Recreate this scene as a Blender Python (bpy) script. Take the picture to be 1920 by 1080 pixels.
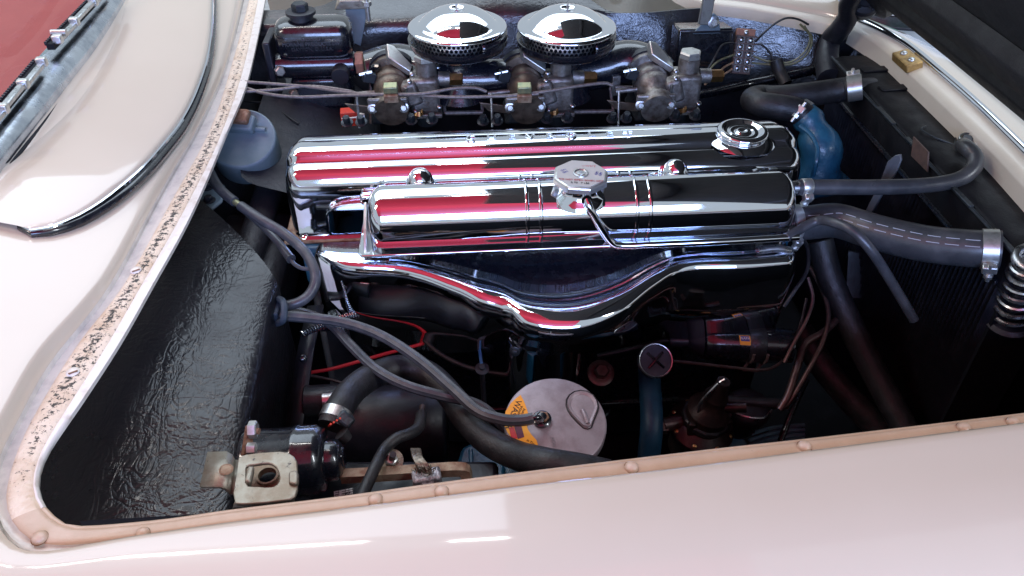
import bpy, bmesh, math, random
from mathutils import Vector, Matrix, Euler
random.seed(7)
R = math.radians
sc = bpy.context.scene
C = sc.collection
for o in list(bpy.data.objects):
    bpy.data.objects.remove(o)

# ------------------------------------------------------------------ camera
CAM = Vector((0.0, 0.0, 1.40)); PIT = 39.0; YAW = 4.0; FPX = 1500.0
cd = bpy.data.cameras.new('camera'); cam = bpy.data.objects.new('camera', cd); C.objects.link(cam)
cam.location = CAM; cam.rotation_euler = (R(90-PIT), 0, R(-YAW))
cd.sensor_width = 36.0; cd.lens = FPX/1920*36; cd.clip_start = 0.01; cd.clip_end = 200
sc.camera = cam

# ------------------------------------------------------------------ light
w = bpy.data.worlds.new('World'); sc.world = w; w.use_nodes = True
bg = w.node_tree.nodes['Background']; bg.inputs[0].default_value = (0.77, 0.87, 0.96, 1); bg.inputs[1].default_value = 0.52
def area(name, loc, target, sx, sy, power, col):
    l = bpy.data.lights.new(name, 'AREA'); l.shape = 'RECTANGLE'; l.size = sx; l.size_y = sy; l.energy = power; l.color = col
    o = bpy.data.objects.new(name, l); C.objects.link(o); o.location = loc
    o.rotation_euler = (Vector(target)-Vector(loc)).to_track_quat('-Z', 'Y').to_euler()
    return o
area('ceiling_lamp_back', (0.15, -2.9, 2.35), (0.3, 0.9, 0.75), 2.8, 1.3, 145, (0.36, 0.52, 1.0))
area('added_fill_right', (2.3, -0.9, 2.9), (0.6, 0.4, 0.9), 0.35, 1.5, 40, (0.86, 0.92, 1.0))  # added fill light to brighten the right wing and front flange
area('ceiling_lamp_left', (-1.9, 0.35, 2.95), (0.0, 0.7, 0.7), 0.28, 1.3, 17, (1.0, 0.89, 0.80))
area('ceiling_lamp_far', (-0.1, 2.35, 3.0), (-0.1, 1.6, 0.8), 4.6, 1.7, 66, (0.72, 0.85, 1.0))
area('added_uplight', (-0.9, -0.6, 2.5), (-0.9, -0.6, 4.0), 3.0, 0.25, 5, (1.0, 0.92, 0.9))  # added upward light, brightens the red ceiling mirrored in the chrome
for x_, y_, s_ in ((-0.95, 1.30, 1.1), (0.15, 1.20, 0.5)):
    area('ceiling_lamp_tube', (x_, y_, 2.98), (x_, y_, 0), s_, 0.03, 5.0*s_, (1.0, 0.97, 0.94))
sc.view_settings.view_transform = 'Standard'; sc.view_settings.look = 'None'
sc.view_settings.exposure = 0.32; sc.view_settings.gamma = 1.0
sc.view_settings.use_curve_mapping = False
try:
    sc.cycles.max_bounces = 8; sc.cycles.glossy_bounces = 6; sc.cycles.sample_clamp_indirect = 6.0
except Exception:
    pass

# ------------------------------------------------------------------ a point in the place from a bearing and a height
_cp, _sp, _cy, _sy = math.cos(R(PIT)), math.sin(R(PIT)), math.cos(R(YAW)), math.sin(R(YAW))
def ray(px, py):
    a = (px-960)/FPX; b = (540-py)/FPX
    y = _cp+b*_sp; z = -_sp+b*_cp
    return Vector((a*_cy+y*_sy, -a*_sy+y*_cy, z))
def P(px, py, z):
    r = ray(px, py); return CAM+r*((z-CAM.z)/r.z)
def PY(px, py, y):
    r = ray(px, py); return CAM+r*((y-CAM.y)/r.y)
def PX(px, py, x):
    r = ray(px, py); return CAM+r*((x-CAM.x)/r.x)

# ------------------------------------------------------------------ materials
M = {}
def mat(name, base, rough=0.5, metal=0.0, coat=0.0, bump=None, var=None, rvar=None, spec=None, coat_rough=0.05, spots=None, crackle=None):
    """var=(scale, colour, lo, hi): noise-masked second colour; bump=(scale, strength); spots=(scale, colour, lo, hi, attribute)"""
    m = bpy.data.materials.new(name); m.use_nodes = True; nt = m.node_tree; N = nt.nodes; L = nt.links
    b = N['Principled BSDF']
    b.inputs['Base Color'].default_value = (*base, 1); b.inputs['Roughness'].default_value = rough
    b.inputs['Metallic'].default_value = metal
    b.inputs['Coat Weight'].default_value = coat; b.inputs['Coat Roughness'].default_value = coat_rough
    if spec is not None: b.inputs['Specular IOR Level'].default_value = spec
    tc = N.new('ShaderNodeTexCoord')
    def noise(scale, detail=5.0, rgh=0.6):
        n = N.new('ShaderNodeTexNoise'); n.inputs['Scale'].default_value = scale
        n.inputs['Detail'].default_value = detail; n.inputs['Roughness'].default_value = rgh
        L.new(tc.outputs['Object'], n.inputs['Vector']); return n
    def mapr(src, lo, hi, a=0.0, c=1.0):
        r = N.new('ShaderNodeMapRange'); r.inputs[1].default_value = lo; r.inputs[2].default_value = hi
        r.inputs[3].default_value = a; r.inputs[4].default_value = c; L.new(src, r.inputs[0]); return r
    col = None
    if var:
        s, c2, lo, hi = var
        r = mapr(noise(s).outputs[0], lo, hi)
        mx = N.new('ShaderNodeMix'); mx.data_type = 'RGBA'
        mx.inputs[6].default_value = (*base, 1); mx.inputs[7].default_value = (*c2, 1)
        L.new(r.outputs[0], mx.inputs[0]); col = mx.outputs[2]
    if spots:
        s, c2, lo, hi, attr = spots
        src = noise(s, 8.0, 0.75).outputs[0]
        if attr:
            at = N.new('ShaderNodeAttribute'); at.attribute_name = attr
            ad = N.new('ShaderNodeMath'); ad.operation = 'ADD'
            k = N.new('ShaderNodeMath'); k.operation = 'MULTIPLY_ADD'; k.inputs[1].default_value = 0.22; k.inputs[2].default_value = -0.22
            L.new(at.outputs['Fac'], k.inputs[0]); L.new(src, ad.inputs[0]); L.new(k.outputs[0], ad.inputs[1]); src = ad.outputs[0]
        r = mapr(src, lo, hi)
        mx = N.new('ShaderNodeMix'); mx.data_type = 'RGBA'
        if col is None: mx.inputs[6].default_value = (*base, 1)
        else: L.new(col, mx.inputs[6])
        mx.inputs[7].default_value = (*c2, 1); L.new(r.outputs[0], mx.inputs[0]); col = mx.outputs[2]
    if col is not None: L.new(col, b.inputs['Base Color'])
    if rvar:
        s, lo, hi = rvar
        r = mapr(noise(s, 6.0).outputs[0], 0.3, 0.7, lo, hi); L.new(r.outputs[0], b.inputs['Roughness'])
    if bump or crackle:
        prev = None
        if bump:
            bp = N.new('ShaderNodeBump'); bp.inputs['Strength'].default_value = bump[1]; bp.inputs['Distance'].default_value = 0.002
            L.new(noise(bump[0], 4.0).outputs[0], bp.inputs['Height']); prev = bp
        if crackle:
            tot = None
            for sx, sy, rz, wt in ((1.0, 0.45, 0.5, 1.0), (0.5, 1.0, -0.6, 0.9), (1.7, 0.8, 1.3, 0.6)):      # creases running three ways
                mp = N.new('ShaderNodeMapping'); mp.inputs['Rotation'].default_value = (0, 0, rz); mp.inputs['Scale'].default_value = (sx, sy, 1)
                L.new(tc.outputs['Object'], mp.inputs['Vector'])
                nz = N.new('ShaderNodeTexNoise'); nz.inputs['Scale'].default_value = crackle[0]; nz.inputs['Detail'].default_value = 3.0; nz.inputs['Distortion'].default_value = 1.2
                L.new(mp.outputs[0], nz.inputs['Vector'])
                s1 = N.new('ShaderNodeMath'); s1.operation = 'SUBTRACT'; s1.inputs[1].default_value = 0.5; L.new(nz.outputs[0], s1.inputs[0])
                s2 = N.new('ShaderNodeMath'); s2.operation = 'ABSOLUTE'; L.new(s1.outputs[0], s2.inputs[0])
                r = mapr(s2.outputs[0], 0.0, 0.07, -wt, 0.0)
                if tot is None: tot = r.outputs[0]
                else:
                    ad = N.new('ShaderNodeMath'); ad.operation = 'ADD'; L.new(tot, ad.inputs[0]); L.new(r.outputs[0], ad.inputs[1]); tot = ad.outputs[0]
            bp = N.new('ShaderNodeBump'); bp.inputs['Strength'].default_value = crackle[1]; bp.inputs['Distance'].default_value = 0.003
            L.new(tot, bp.inputs['Height'])
            if prev: L.new(prev.outputs[0], bp.inputs['Normal'])
            prev = bp
        L.new(prev.outputs[0], b.inputs['Normal'])
        if coat: L.new(prev.outputs[0], b.inputs['Coat Normal']) if crackle else None
    M[name] = m
    return m
mat('cream_paint', (0.55, 0.475, 0.375), 0.32, coat=1.0, coat_rough=0.06, var=(3.0, (0.58, 0.505, 0.405), 0.35, 0.7), bump=(9, 0.02), spots=(600, (0.55, 0.47, 0.40), 0.74, 0.78, None))
mat('tan_flange', (0.48, 0.345, 0.24), 0.42, coat=0.25, coat_rough=0.25, var=(45, (0.54, 0.40, 0.29), 0.4, 0.7), spots=(300, (0.07, 0.04, 0.03), 0.685, 0.72, None), bump=(420, 0.12))
mat('worn_flange', (0.70, 0.59, 0.46), 0.5, var=(38, (0.56, 0.42, 0.29), 0.45, 0.72), spots=(190, (0.022, 0.015, 0.012), 0.447, 0.49, 'wear'), bump=(160, 0.8))
mat('grey_groove', (0.64, 0.60, 0.54), 0.4, coat=0.3, var=(60, (0.46, 0.43, 0.40), 0.45, 0.75), spots=(260, (0.05, 0.04, 0.04), 0.73, 0.78, None), bump=(300, 0.1))
mat('cream_flange', (0.66, 0.59, 0.48), 0.4, coat=0.3, var=(9, (0.60, 0.53, 0.43), 0.4, 0.7), spots=(260, (0.20, 0.15, 0.11), 0.72, 0.76, None), bump=(250, 0.08))
mat('lip_paint', (0.70, 0.66, 0.60), 0.4, coat=0.4, var=(70, (0.5, 0.42, 0.34), 0.5, 0.8), spots=(210, (0.03, 0.025, 0.02), 0.69, 0.73, None))
mat('chrome', (0.76, 0.79, 0.85), 0.035, 1.0, rvar=(24, 0.015, 0.085), bump=(9, 0.012), spots=(900, (0.5, 0.5, 0.5), 0.72, 0.76, None))
mat('old_chrome', (0.62, 0.66, 0.72), 0.16, 1.0, rvar=(35, 0.10, 0.32), var=(22, (0.32, 0.36, 0.43), 0.42, 0.7), bump=(240, 0.05))
mat('black_gloss', (0.005, 0.006, 0.011), 0.2, coat=1.0, coat_rough=0.06, rvar=(80, 0.15, 0.4), bump=(240, 0.08))
mat('tank_black', (0.007, 0.007, 0.009), 0.5, spec=0.18, rvar=(40, 0.38, 0.65), var=(25, (0.014, 0.014, 0.017), 0.5, 0.8), bump=(260, 0.15))
mat('tube_blue', (0.008, 0.045, 0.085), 0.45, var=(60, (0.005, 0.03, 0.06), 0.45, 0.75), bump=(260, 0.2), spec=0.3)
mat('black_satin', (0.009, 0.010, 0.016), 0.42, rvar=(50, 0.32, 0.6), var=(30, (0.024, 0.025, 0.034), 0.5, 0.8), bump=(300, 0.15))
mat('black_dull', (0.005, 0.006, 0.010), 0.7, var=(26, (0.014, 0.015, 0.021), 0.5, 0.8), bump=(200, 0.2), spec=0.25)
mat('black_fibreglass', (0.009, 0.009, 0.014), 0.3, coat=0.9, coat_rough=0.13, rvar=(25, 0.25, 0.5), bump=(45, 0.10), crackle=(55, 0.085))
mat('footwell_black', (0.007, 0.007, 0.010), 0.30, spec=0.35, coat=0.38, coat_rough=0.12, rvar=(14, 0.25, 0.5), bump=(26, 0.16), crackle=(38, 0.16))
mat('fibreglass_matt', (0.016, 0.017, 0.023), 0.55, rvar=(18, 0.4, 0.7), bump=(160, 0.6), var=(12, (0.045, 0.044, 0.048), 0.45, 0.75))
mat('rubber', (0.011, 0.011, 0.013), 0.42, rvar=(70, 0.34, 0.60), var=(55, (0.026, 0.025, 0.028), 0.45, 0.75), bump=(420, 0.3))
mat('grey_hose', (0.042, 0.046, 0.054), 0.34, rvar=(90, 0.26, 0.5), var=(60, (0.085, 0.088, 0.098), 0.45, 0.75), bump=(600, 0.12))
mat('engine_blue', (0.018, 0.100, 0.170), 0.36, coat=0.3, coat_rough=0.15, var=(70, (0.012, 0.065, 0.12), 0.45, 0.75), spots=(75, (0.10, 0.06, 0.05), 0.63, 0.66, None), bump=(130, 0.5))
mat('drum_blue', (0.125, 0.175, 0.205), 0.55, var=(40, (0.18, 0.225, 0.25), 0.4, 0.75), bump=(500, 0.12), spots=(300, (0.06, 0.06, 0.07), 0.74, 0.78, None))
mat('cast_alloy', (0.27, 0.255, 0.24), 0.40, 0.8, var=(70, (0.10, 0.08, 0.065), 0.42, 0.7), bump=(380, 0.35), rvar=(60, 0.35, 0.6))
mat('brown_cast', (0.16, 0.125, 0.095), 0.42, 0.65, var=(60, (0.06, 0.045, 0.035), 0.4, 0.7), bump=(380, 0.3))
mat('dark_cast', (0.045, 0.055, 0.065), 0.35, 0.5, var=(40, (0.02, 0.024, 0.03), 0.4, 0.7), bump=(320, 0.25), rvar=(50, 0.25, 0.5))
mat('dark_bronze', (0.028, 0.022, 0.022), 0.38, 0.6, var=(50, (0.06, 0.043, 0.04), 0.45, 0.75), bump=(300, 0.2))
mat('steel', (0.52, 0.53, 0.54), 0.28, 1.0, var=(110, (0.26, 0.25, 0.24), 0.5, 0.8), rvar=(100, 0.2, 0.45))
mat('zinc', (0.62, 0.63, 0.60), 0.36, 0.85, var=(120, (0.36, 0.35, 0.32), 0.5, 0.8))
mat('brass', (0.62, 0.36, 0.15), 0.32, 1.0, var=(150, (0.32, 0.18, 0.09), 0.5, 0.8))
mat('rusty', (0.21, 0.105, 0.06), 0.7, 0.25, var=(130, (0.34, 0.22, 0.15), 0.45, 0.7), bump=(500, 0.4))
mat('rust_stain', (0.33, 0.25, 0.17), 0.6, 0.3, var=(48, (0.17, 0.08, 0.045), 0.42, 0.62), bump=(380, 0.3))
mat('cadmium', (0.33, 0.315, 0.26), 0.5, 0.7, var=(42, (0.24, 0.20, 0.15), 0.42, 0.62), spots=(110, (0.05, 0.045, 0.05), 0.58, 0.66, None), bump=(260, 0.2))
mat('gold_plate', (0.42, 0.27, 0.10), 0.45, 0.6, var=(120, (0.22, 0.13, 0.05), 0.45, 0.7), bump=(400, 0.25))
mat('lid_metal', (0.31, 0.27, 0.295), 0.46, 0.35, var=(65, (0.24, 0.20, 0.22), 0.42, 0.66), spots=(420, (0.10, 0.08, 0.09), 0.72, 0.77, None), bump=(600, 0.12))
mat('label_orange', (0.80, 0.33, 0.025), 0.5, var=(80, (0.66, 0.25, 0.02), 0.5, 0.8))
mat('print_black', (0.012, 0.010, 0.012), 0.5)
mat('print_red', (0.45, 0.03, 0.035), 0.5)
mat('print_blue', (0.06, 0.07, 0.26), 0.5)
mat('print_maroon', (0.10, 0.02, 0.045), 0.5)
mat('hose_print', (0.42, 0.44, 0.48), 0.4)
mat('print_white', (0.75, 0.75, 0.74), 0.5)
mat('print_yellow', (0.80, 0.36, 0.03), 0.5)
mat('cap_white', (0.50, 0.50, 0.46), 0.5, 0.0, var=(90, (0.58, 0.56, 0.50), 0.5, 0.8))
mat('red_dash', (0.40, 0.022, 0.022), 0.45, coat=0.15, coat_rough=0.3, var=(9, (0.46, 0.045, 0.04), 0.4, 0.7), bump=(300, 0.05))
mat('red_wire', (0.50, 0.02, 0.03), 0.4)
mat('red_tag', (0.62, 0.05, 0.025), 0.5, var=(160, (0.48, 0.03, 0.02), 0.5, 0.8))
mat('green_wire', (0.13, 0.135, 0.06), 0.5, var=(200, (0.24, 0.20, 0.13), 0.45, 0.7))
mat('tan_wire', (0.32, 0.20, 0.11), 0.5)
mat('copper_line', (0.125, 0.092, 0.085), 0.42, 0.7, var=(90, (0.07, 0.052, 0.05), 0.45, 0.7))
mat('cable_grey', (0.19, 0.165, 0.155), 0.45, 0.3, var=(200, (0.09, 0.075, 0.07), 0.4, 0.7))
mat('terminal_brown', (0.12, 0.075, 0.06), 0.5, var=(100, (0.07, 0.05, 0.045), 0.45, 0.7), bump=(300, 0.2))
mat('terminal_tab', (0.36, 0.17, 0.11), 0.5, var=(150, (0.26, 0.12, 0.08), 0.45, 0.7))
mat('olive_fitting', (0.30, 0.31, 0.17), 0.4, 0.6, var=(120, (0.16, 0.20, 0.13), 0.45, 0.7))
mat('blue_paint', (0.07, 0.21, 0.46), 0.4)
mat('slate_cap', (0.035, 0.05, 0.07), 0.55, 0.0, var=(70, (0.06, 0.075, 0.095), 0.45, 0.75), bump=(300, 0.2), spec=0.3)
mat('teal_glass', (0.11, 0.22, 0.28), 0.25, coat=0.5, var=(60, (0.05, 0.14, 0.20), 0.45, 0.7))
mat('floor_tile', (0.36, 0.40, 0.44), 0.3, var=(5, (0.28, 0.32, 0.36), 0.4, 0.65), bump=(40, 0.03))
mat('grout', (0.55, 0.56, 0.56), 0.8, var=(20, (0.45, 0.46, 0.46), 0.4, 0.7))
mat('red_ceiling', (0.74, 0.02, 0.05), 0.6, var=(1.3, (0.62, 0.015, 0.035), 0.4, 0.7))
mat('hood_underside', (0.012, 0.012, 0.014), 0.6, bump=(450, 0.5), rvar=(40, 0.5, 0.75), var=(15, (0.022, 0.022, 0.025), 0.45, 0.8))
mat('board_white', (0.78, 0.80, 0.80), 0.4)
mat('board_green', (0.04, 0.20, 0.13), 0.4)
mat('board_blue', (0.10, 0.28, 0.42), 0.4)
mat('braid', (0.28, 0.24, 0.19), 0.45, 0.75, var=(300, (0.10, 0.085, 0.07), 0.4, 0.65))
mat('lead', (0.45, 0.43, 0.45), 0.5, 0.7, var=(180, (0.16, 0.15, 0.16), 0.47, 0.62), bump=(400, 0.5))
mat('flex_hose', (0.040, 0.042, 0.046), 0.34, coat=0.25, coat_rough=0.25, rvar=(60, 0.26, 0.5), var=(40, (0.075, 0.076, 0.08), 0.45, 0.75))
mat('fan_paint', (0.10, 0.11, 0.125), 0.45, var=(60, (0.12, 0.13, 0.15), 0.45, 0.7))
# window glass: clear with a reflection
g = bpy.data.materials.new('window_glass'); g.use_nodes = True; nt = g.node_tree
for n in list(nt.nodes):
    if n.type != 'OUTPUT_MATERIAL': nt.nodes.remove(n)
tr = nt.nodes.new('ShaderNodeBsdfTransparent'); tr.inputs[0].default_value = (0.93, 0.96, 0.95, 1)
gl = nt.nodes.new('ShaderNodeBsdfGlossy'); gl.inputs['Roughness'].default_value = 0.02
fr = nt.nodes.new('ShaderNodeValue'); fr.outputs[0].default_value = 0.045
mx = nt.nodes.new('ShaderNodeMixShader'); nt.links.new(fr.outputs[0], mx.inputs[0]); nt.links.new(tr.outputs[0], mx.inputs[1]); nt.links.new(gl.outputs[0], mx.inputs[2])
nt.links.new(mx.outputs[0], [n for n in nt.nodes if n.type == 'OUTPUT_MATERIAL'][0].inputs[0]); M['window_glass'] = g

# ------------------------------------------------------------------ mesh building
ORG = {}
def thing(name, label, cat, loc=(0, 0, 0), group=None):
    o = bpy.data.objects.new(name, None); C.objects.link(o); o.location = loc; o.empty_display_size = 0.02
    o['label'] = label; o['category'] = cat
    if group: o['group'] = group
    ORG[o.name] = Vector(loc); return o
def tag(o, label, cat, group=None):
    o['label'] = label; o['category'] = cat
    if group: o['group'] = group
    return o
def catmull(pts, k=6):
    pts = [Vector(p) for p in pts]
    if len(pts) < 3 or k <= 1: return pts
    q = [pts[0]*2-pts[1]]+pts+[pts[-1]*2-pts[-2]]; out = []
    for i in range(1, len(q)-2):
        a, b, c, d = q[i-1:i+3]
        for j in range(k):
            t = j/k
            out.append(0.5*((2*b)+(c-a)*t+(2*a-5*b+4*c-d)*t*t+(3*b-a-3*c+d)*t**3))
    out.append(pts[-1]); return out
def resample(pts, n):
    pts = [Vector(p) for p in pts]; d = [0.0]
    for a, b in zip(pts, pts[1:]): d.append(d[-1]+(b-a).length)
    out = []; k = 0
    for i in range(n):
        s = d[-1]*i/(n-1)
        while k < len(d)-2 and d[k+1] < s: k += 1
        t = (s-d[k])/max(1e-9, d[k+1]-d[k]); out.append(pts[k].lerp(pts[k+1], min(1, max(0, t))))
    return out
def frame(axis):
    a = Vector(axis).normalized(); u = a.orthogonal().normalized()
    if abs(a.z) > 0.99: u = Vector((1, 0, 0))
    u = (u-a*u.dot(a)).normalized(); return u, a.cross(u), a
class MB:
    def __init__(s): s.v = []; s.f = []; s.attr = None
    def add(s, vs, fs):
        b = len(s.v); s.v += [Vector(p) for p in vs]; s.f += [[i+b for i in f] for f in fs]; return s
    def box(s, c, d, rot=None):
        m = (Euler([R(a) for a in rot]).to_matrix() if rot is not None and not isinstance(rot, Matrix) else rot) or Matrix.Identity(3)
        c = Vector(c); vs = [c+m@Vector((x*d[0]/2, y*d[1]/2, z*d[2]/2)) for x in (-1, 1) for y in (-1, 1) for z in (-1, 1)]
        return s.add(vs, [(0, 1, 3, 2), (4, 6, 7, 5), (0, 4, 5, 1), (2, 3, 7, 6), (0, 2, 6, 4), (1, 5, 7, 3)])
    def lathe(s, prof, org=(0, 0, 0), axis=(0, 0, 1), n=28, phase=0.0, a0=0.0, a1=None, ellipse=1.0, ends=True):
        u, v, a = frame(axis); org = Vector(org); full = a1 is None; m = n if full else n+1; vs = []; fs = []
        rng = 2*math.pi if full else a1-a0
        for r, h in prof:
            for i in range(m):
                t = a0+phase+rng*i/n
                vs.append(org+(u*math.cos(t)+v*math.sin(t)*ellipse)*r+a*h)
        for k in range(len(prof)-1):
            for i in range(n):
                j = (i+1) % m if full else i+1
                fs.append((k*m+i, k*m+j, (k+1)*m+j, (k+1)*m+i))
        if full and ends:
            if prof[0][0] > 1e-6: fs.append(tuple(range(m))[::-1])
            if prof[-1][0] > 1e-6: fs.append(tuple((len(prof)-1)*m+i for i in range(m)))
        return s.add(vs, fs)
    def cyl(s, p0, p1, r0, r1=None, n=18, bev=0.0, phase=0.0):
        p0 = Vector(p0); p1 = Vector(p1); h = (p1-p0).length; r1 = r0 if r1 is None else r1
        prof = [(r0, 0), (r1, h)] if not bev else [(r0-bev, 0), (r0, bev), (r1, h-bev), (r1-bev, h)]
        return s.lathe(prof, p0, p1-p0, n, phase)
    def tube(s, pts, r, n=12, k=6, cap=True):
        pts = catmull(pts, k); m = len(pts); rr = r if callable(r) else (lambda t: r); vs = []; fs = []
        t0 = (pts[1]-pts[0]).normalized(); u = t0.orthogonal().normalized()
        for i, p in enumerate(pts):
            t = (pts[min(i+1, m-1)]-pts[max(i-1, 0)]).normalized()
            u = (u-t*u.dot(t)).normalized(); v = t.cross(u); q = rr(i/(m-1))
            vs += [p+(u*math.cos(2*math.pi*j/n)+v*math.sin(2*math.pi*j/n))*q for j in range(n)]
        for i in range(m-1):
            for j in range(n):
                fs.append((i*n+j, i*n+(j+1) % n, (i+1)*n+(j+1) % n, (i+1)*n+j))
        if cap: fs += [tuple(range(n))[::-1], tuple((m-1)*n+j for j in range(n))]
        return s.add(vs, fs)
    def prism(s, poly, ext):
        n = len(poly); e = Vector(ext); vs = [Vector(p) for p in poly]; vs += [p+e for p in vs]
        return s.add(vs, [tuple(range(n))[::-1], tuple(range(n, 2*n))]+[(i, (i+1) % n, n+(i+1) % n, n+i) for i in range(n)])
    def ring(s, outer, inner, ext):
        n = len(outer); e = Vector(ext); o = [Vector(p) for p in outer]; q = [Vector(p) for p in inner]
        vs = o+q+[p+e for p in o]+[p+e for p in q]; fs = []
        for i in range(n):
            j = (i+1) % n
            fs += [(i, n+i, n+j, j), (2*n+i, 2*n+j, 3*n+j, 3*n+i), (i, j, 2*n+j, 2*n+i), (n+j, n+i, 3*n+i, 3*n+j)]
        return s.add(vs, fs)
    def grid(s, rows, closed=False):
        m = len(rows[0]); vs = [p for r in rows for p in r]; fs = []
        for i in range(len(rows)-1):
            for j in range(m if closed else m-1):
                fs.append((i*m+j, i*m+(j+1) % m, (i+1)*m+(j+1) % m, (i+1)*m+j))
        return s.add(vs, fs)
    def hexbolt(s, p, axis=(0, 0, 1), r=0.006, h=0.005, washer=True):
        p = Vector(p); a = Vector(axis).normalized()
        if washer: s.lathe([(r*1.55, 0), (r*1.55, 0.0012), (r*1.3, 0.0018)], p, a, 16); p = p+a*0.0015
        return s.lathe([(r, 0), (r, h*0.85), (r*0.8, h)], p, a, 6)
    def dome(s, p, axis, r, h, n=16):
        return s.lathe([(r, 0), (r*0.97, h*0.35), (r*0.8, h*0.68), (r*0.5, h*0.9), (0.0001, h)], p, axis, n)
    def build(s, name, m, parent=None, smooth=38, bevel=0.0, solid=0.0, sub=0, wear=None):
        org = Vector((0, 0, 0)); r = parent
        while r is not None and r.parent: r = r.parent
        if r is not None: org = ORG[r.name]
        me = bpy.data.meshes.new(name); me.from_pydata([tuple(p-org) for p in s.v], [], s.f); me.validate()
        bm = bmesh.new(); bm.from_mesh(me); bmesh.ops.recalc_face_normals(bm, faces=bm.faces); bm.to_mesh(me); bm.free()
        if wear is not None:
            at = me.attributes.new('wear', 'FLOAT', 'POINT')
            for i, x in enumerate(wear): at.data[i].value = x
        me.materials.append(M[m] if isinstance(m, str) else m)
        if smooth:
            for p in me.polygons: p.use_smooth = True
            me.set_sharp_from_angle(angle=R(smooth))
        o = bpy.data.objects.new(name, me); C.objects.link(o)
        if parent is not None: o.parent = parent
        if solid:
            md = o.modifiers.new('solid', 'SOLIDIFY'); md.thickness = solid; md.offset = -1
        if bevel:
            md = o.modifiers.new('bevel', 'BEVEL'); md.width = bevel; md.segments = 2; md.limit_method = 'ANGLE'; md.angle_limit = R(40)
        if sub:
            md = o.modifiers.new('sub', 'SUBSURF'); md.levels = sub; md.render_levels = sub
        if parent is None: ORG[o.name] = Vector((0, 0, 0))
        return o
def text(name, body, size, depth, origin, xdir, ydir, m, parent, spacing=1.0, align='CENTER'):
    """flat raised lettering: xdir is the reading direction, ydir the up direction of the letters"""
    cu = bpy.data.curves.new(name, 'FONT'); cu.body = body; cu.size = size; cu.extrude = depth/2; cu.align_x = align; cu.align_y = 'CENTER'
    cu.space_character = spacing; cu.resolution_u = 3
    if depth > 0.0008: cu.bevel_depth = depth*0.25; cu.bevel_resolution = 1
    t = bpy.data.objects.new(name, cu); C.objects.link(t)
    bpy.context.view_layer.update()
    me = bpy.data.meshes.new_from_object(t.evaluated_get(bpy.context.evaluated_depsgraph_get()))
    bpy.data.objects.remove(t)
    x = Vector(xdir).normalized(); y = Vector(ydir); y = (y-x*y.dot(x)).normalized(); z = x.cross(y)
    b = MB(); b.add([Vector(origin)+x*v.co.x+y*v.co.y+z*v.co.z for v in me.vertices], [list(p.vertices) for p in me.polygons])
    bpy.data.meshes.remove(me)
    return b.build(name, m, parent, smooth=30)
def copy_tree(o, parent=None):
    c = o.copy(); C.objects.link(c); c.parent = parent
    for ch in list(o.children): copy_tree(ch, c)
    return c
def pxs(lst, z=None):
    return [P(p[0], p[1], p[2] if len(p) > 2 else z) for p in lst]
def hose(name, pts, r, m, label, cat, group=None, n=14, k=7):
    t = thing(name, label, cat, Vector(pts[0]), group)
    MB().tube(pts, r, n, k).build('hose', m, t)
    return t
def single(name, mb, m, label, cat, group=None, **kw):
    o = mb.build(name, m, None, **kw); return tag(o, label, cat, group)
# ================================================================== setting
fl = MB().box((2.2, 2.6, -0.03), (9, 9, 0.052)).build('floor', 'grout', smooth=0); fl['kind'] = 'structure'
tm = None; TS = 0.46
for i in range(7):
    for j in range(9):
        x = 1.0+i*TS; y = 1.5+j*TS
        if tm is None:
            t_ = MB().box((0, 0, 0), (TS-0.012, TS-0.012, 0.008)).build('tile', 'floor_tile', fl, smooth=0, bevel=0.002); tm = t_
        else:
            t_ = tm.copy(); C.objects.link(t_); t_.parent = fl
        t_.location = (x, y, random.uniform(-0.0006, 0.0006)); t_.rotation_euler = (0, 0, random.choice((0, 1, 2, 3))*math.pi/2)
# the red dropped ceiling over the car, seen only in the chrome
ce = MB().box((-0.85, -0.80, 3.09), (3.5, 3.8, 0.1)).build('ceiling', 'red_ceiling', smooth=0); ce['kind'] = 'structure'

# ------------------------------------------------------------------ display board beyond the nose
bd = thing('display_board', 'white display board with coloured stripes and lattice standing beyond the car nose', 'display board', (2.05, 3.9, 0))
p0 = P(1636, -60, 0.25); 
def bpt(u, v): return Vector((1.92+u*0.62, 3.66-u*0.20, 0.02+v*0.95))
def quadslab(u0, u1, v0, v1, off, skew=0.0):
    n = Vector((0.2, 0.62, 0)).normalized()*-1
    return [bpt(u0+skew*v0, v0)+n*off, bpt(u1+skew*v0, v0)+n*off, bpt(u1+skew*v1, v1)+n*off, bpt(u0+skew*v1, v1)+n*off]
MB().prism(quadslab(0, 1, 0, 1, 0), (0.012, 0.04, 0)).build('panel', 'board_white', bd, smooth=0)
for k, (u0, u1, mm) in enumerate([(0.02, 0.10, 'print_yellow'), (0.10, 0.20, 'print_red'), (0.20, 0.34, 'board_green'), (0.34, 0.40, 'print_black')]):
    MB().prism(quadslab(u0, u1, 0.02, 0.98, 0.004), (-0.0006, -0.002, 0)).build('stripe', mm, bd, smooth=0)
lat = MB()
for k in range(9):
    for s in (0.30, -0.30):
        a = quadslab(0.44, 0.47, 0.05+k*0.1, 0.08+k*0.1, 0.006); b_ = bpt(0.92, 0.05+k*0.1+s*0.35)
        lat.tube([a[0], bpt(0.68, 0.05+k*0.1+s*0.17)-Vector((0.002, 0.006, 0)), b_-Vector((0.002, 0.006, 0))], 0.006, 6, 2)
lat.build('lattice', 'board_blue', bd)
MB().box(bpt(0.5, -0.012), (0.7, 0.28, 0.016), (0, 0, -18)).build('foot', 'black_satin', bd, bevel=0.003)

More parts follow.
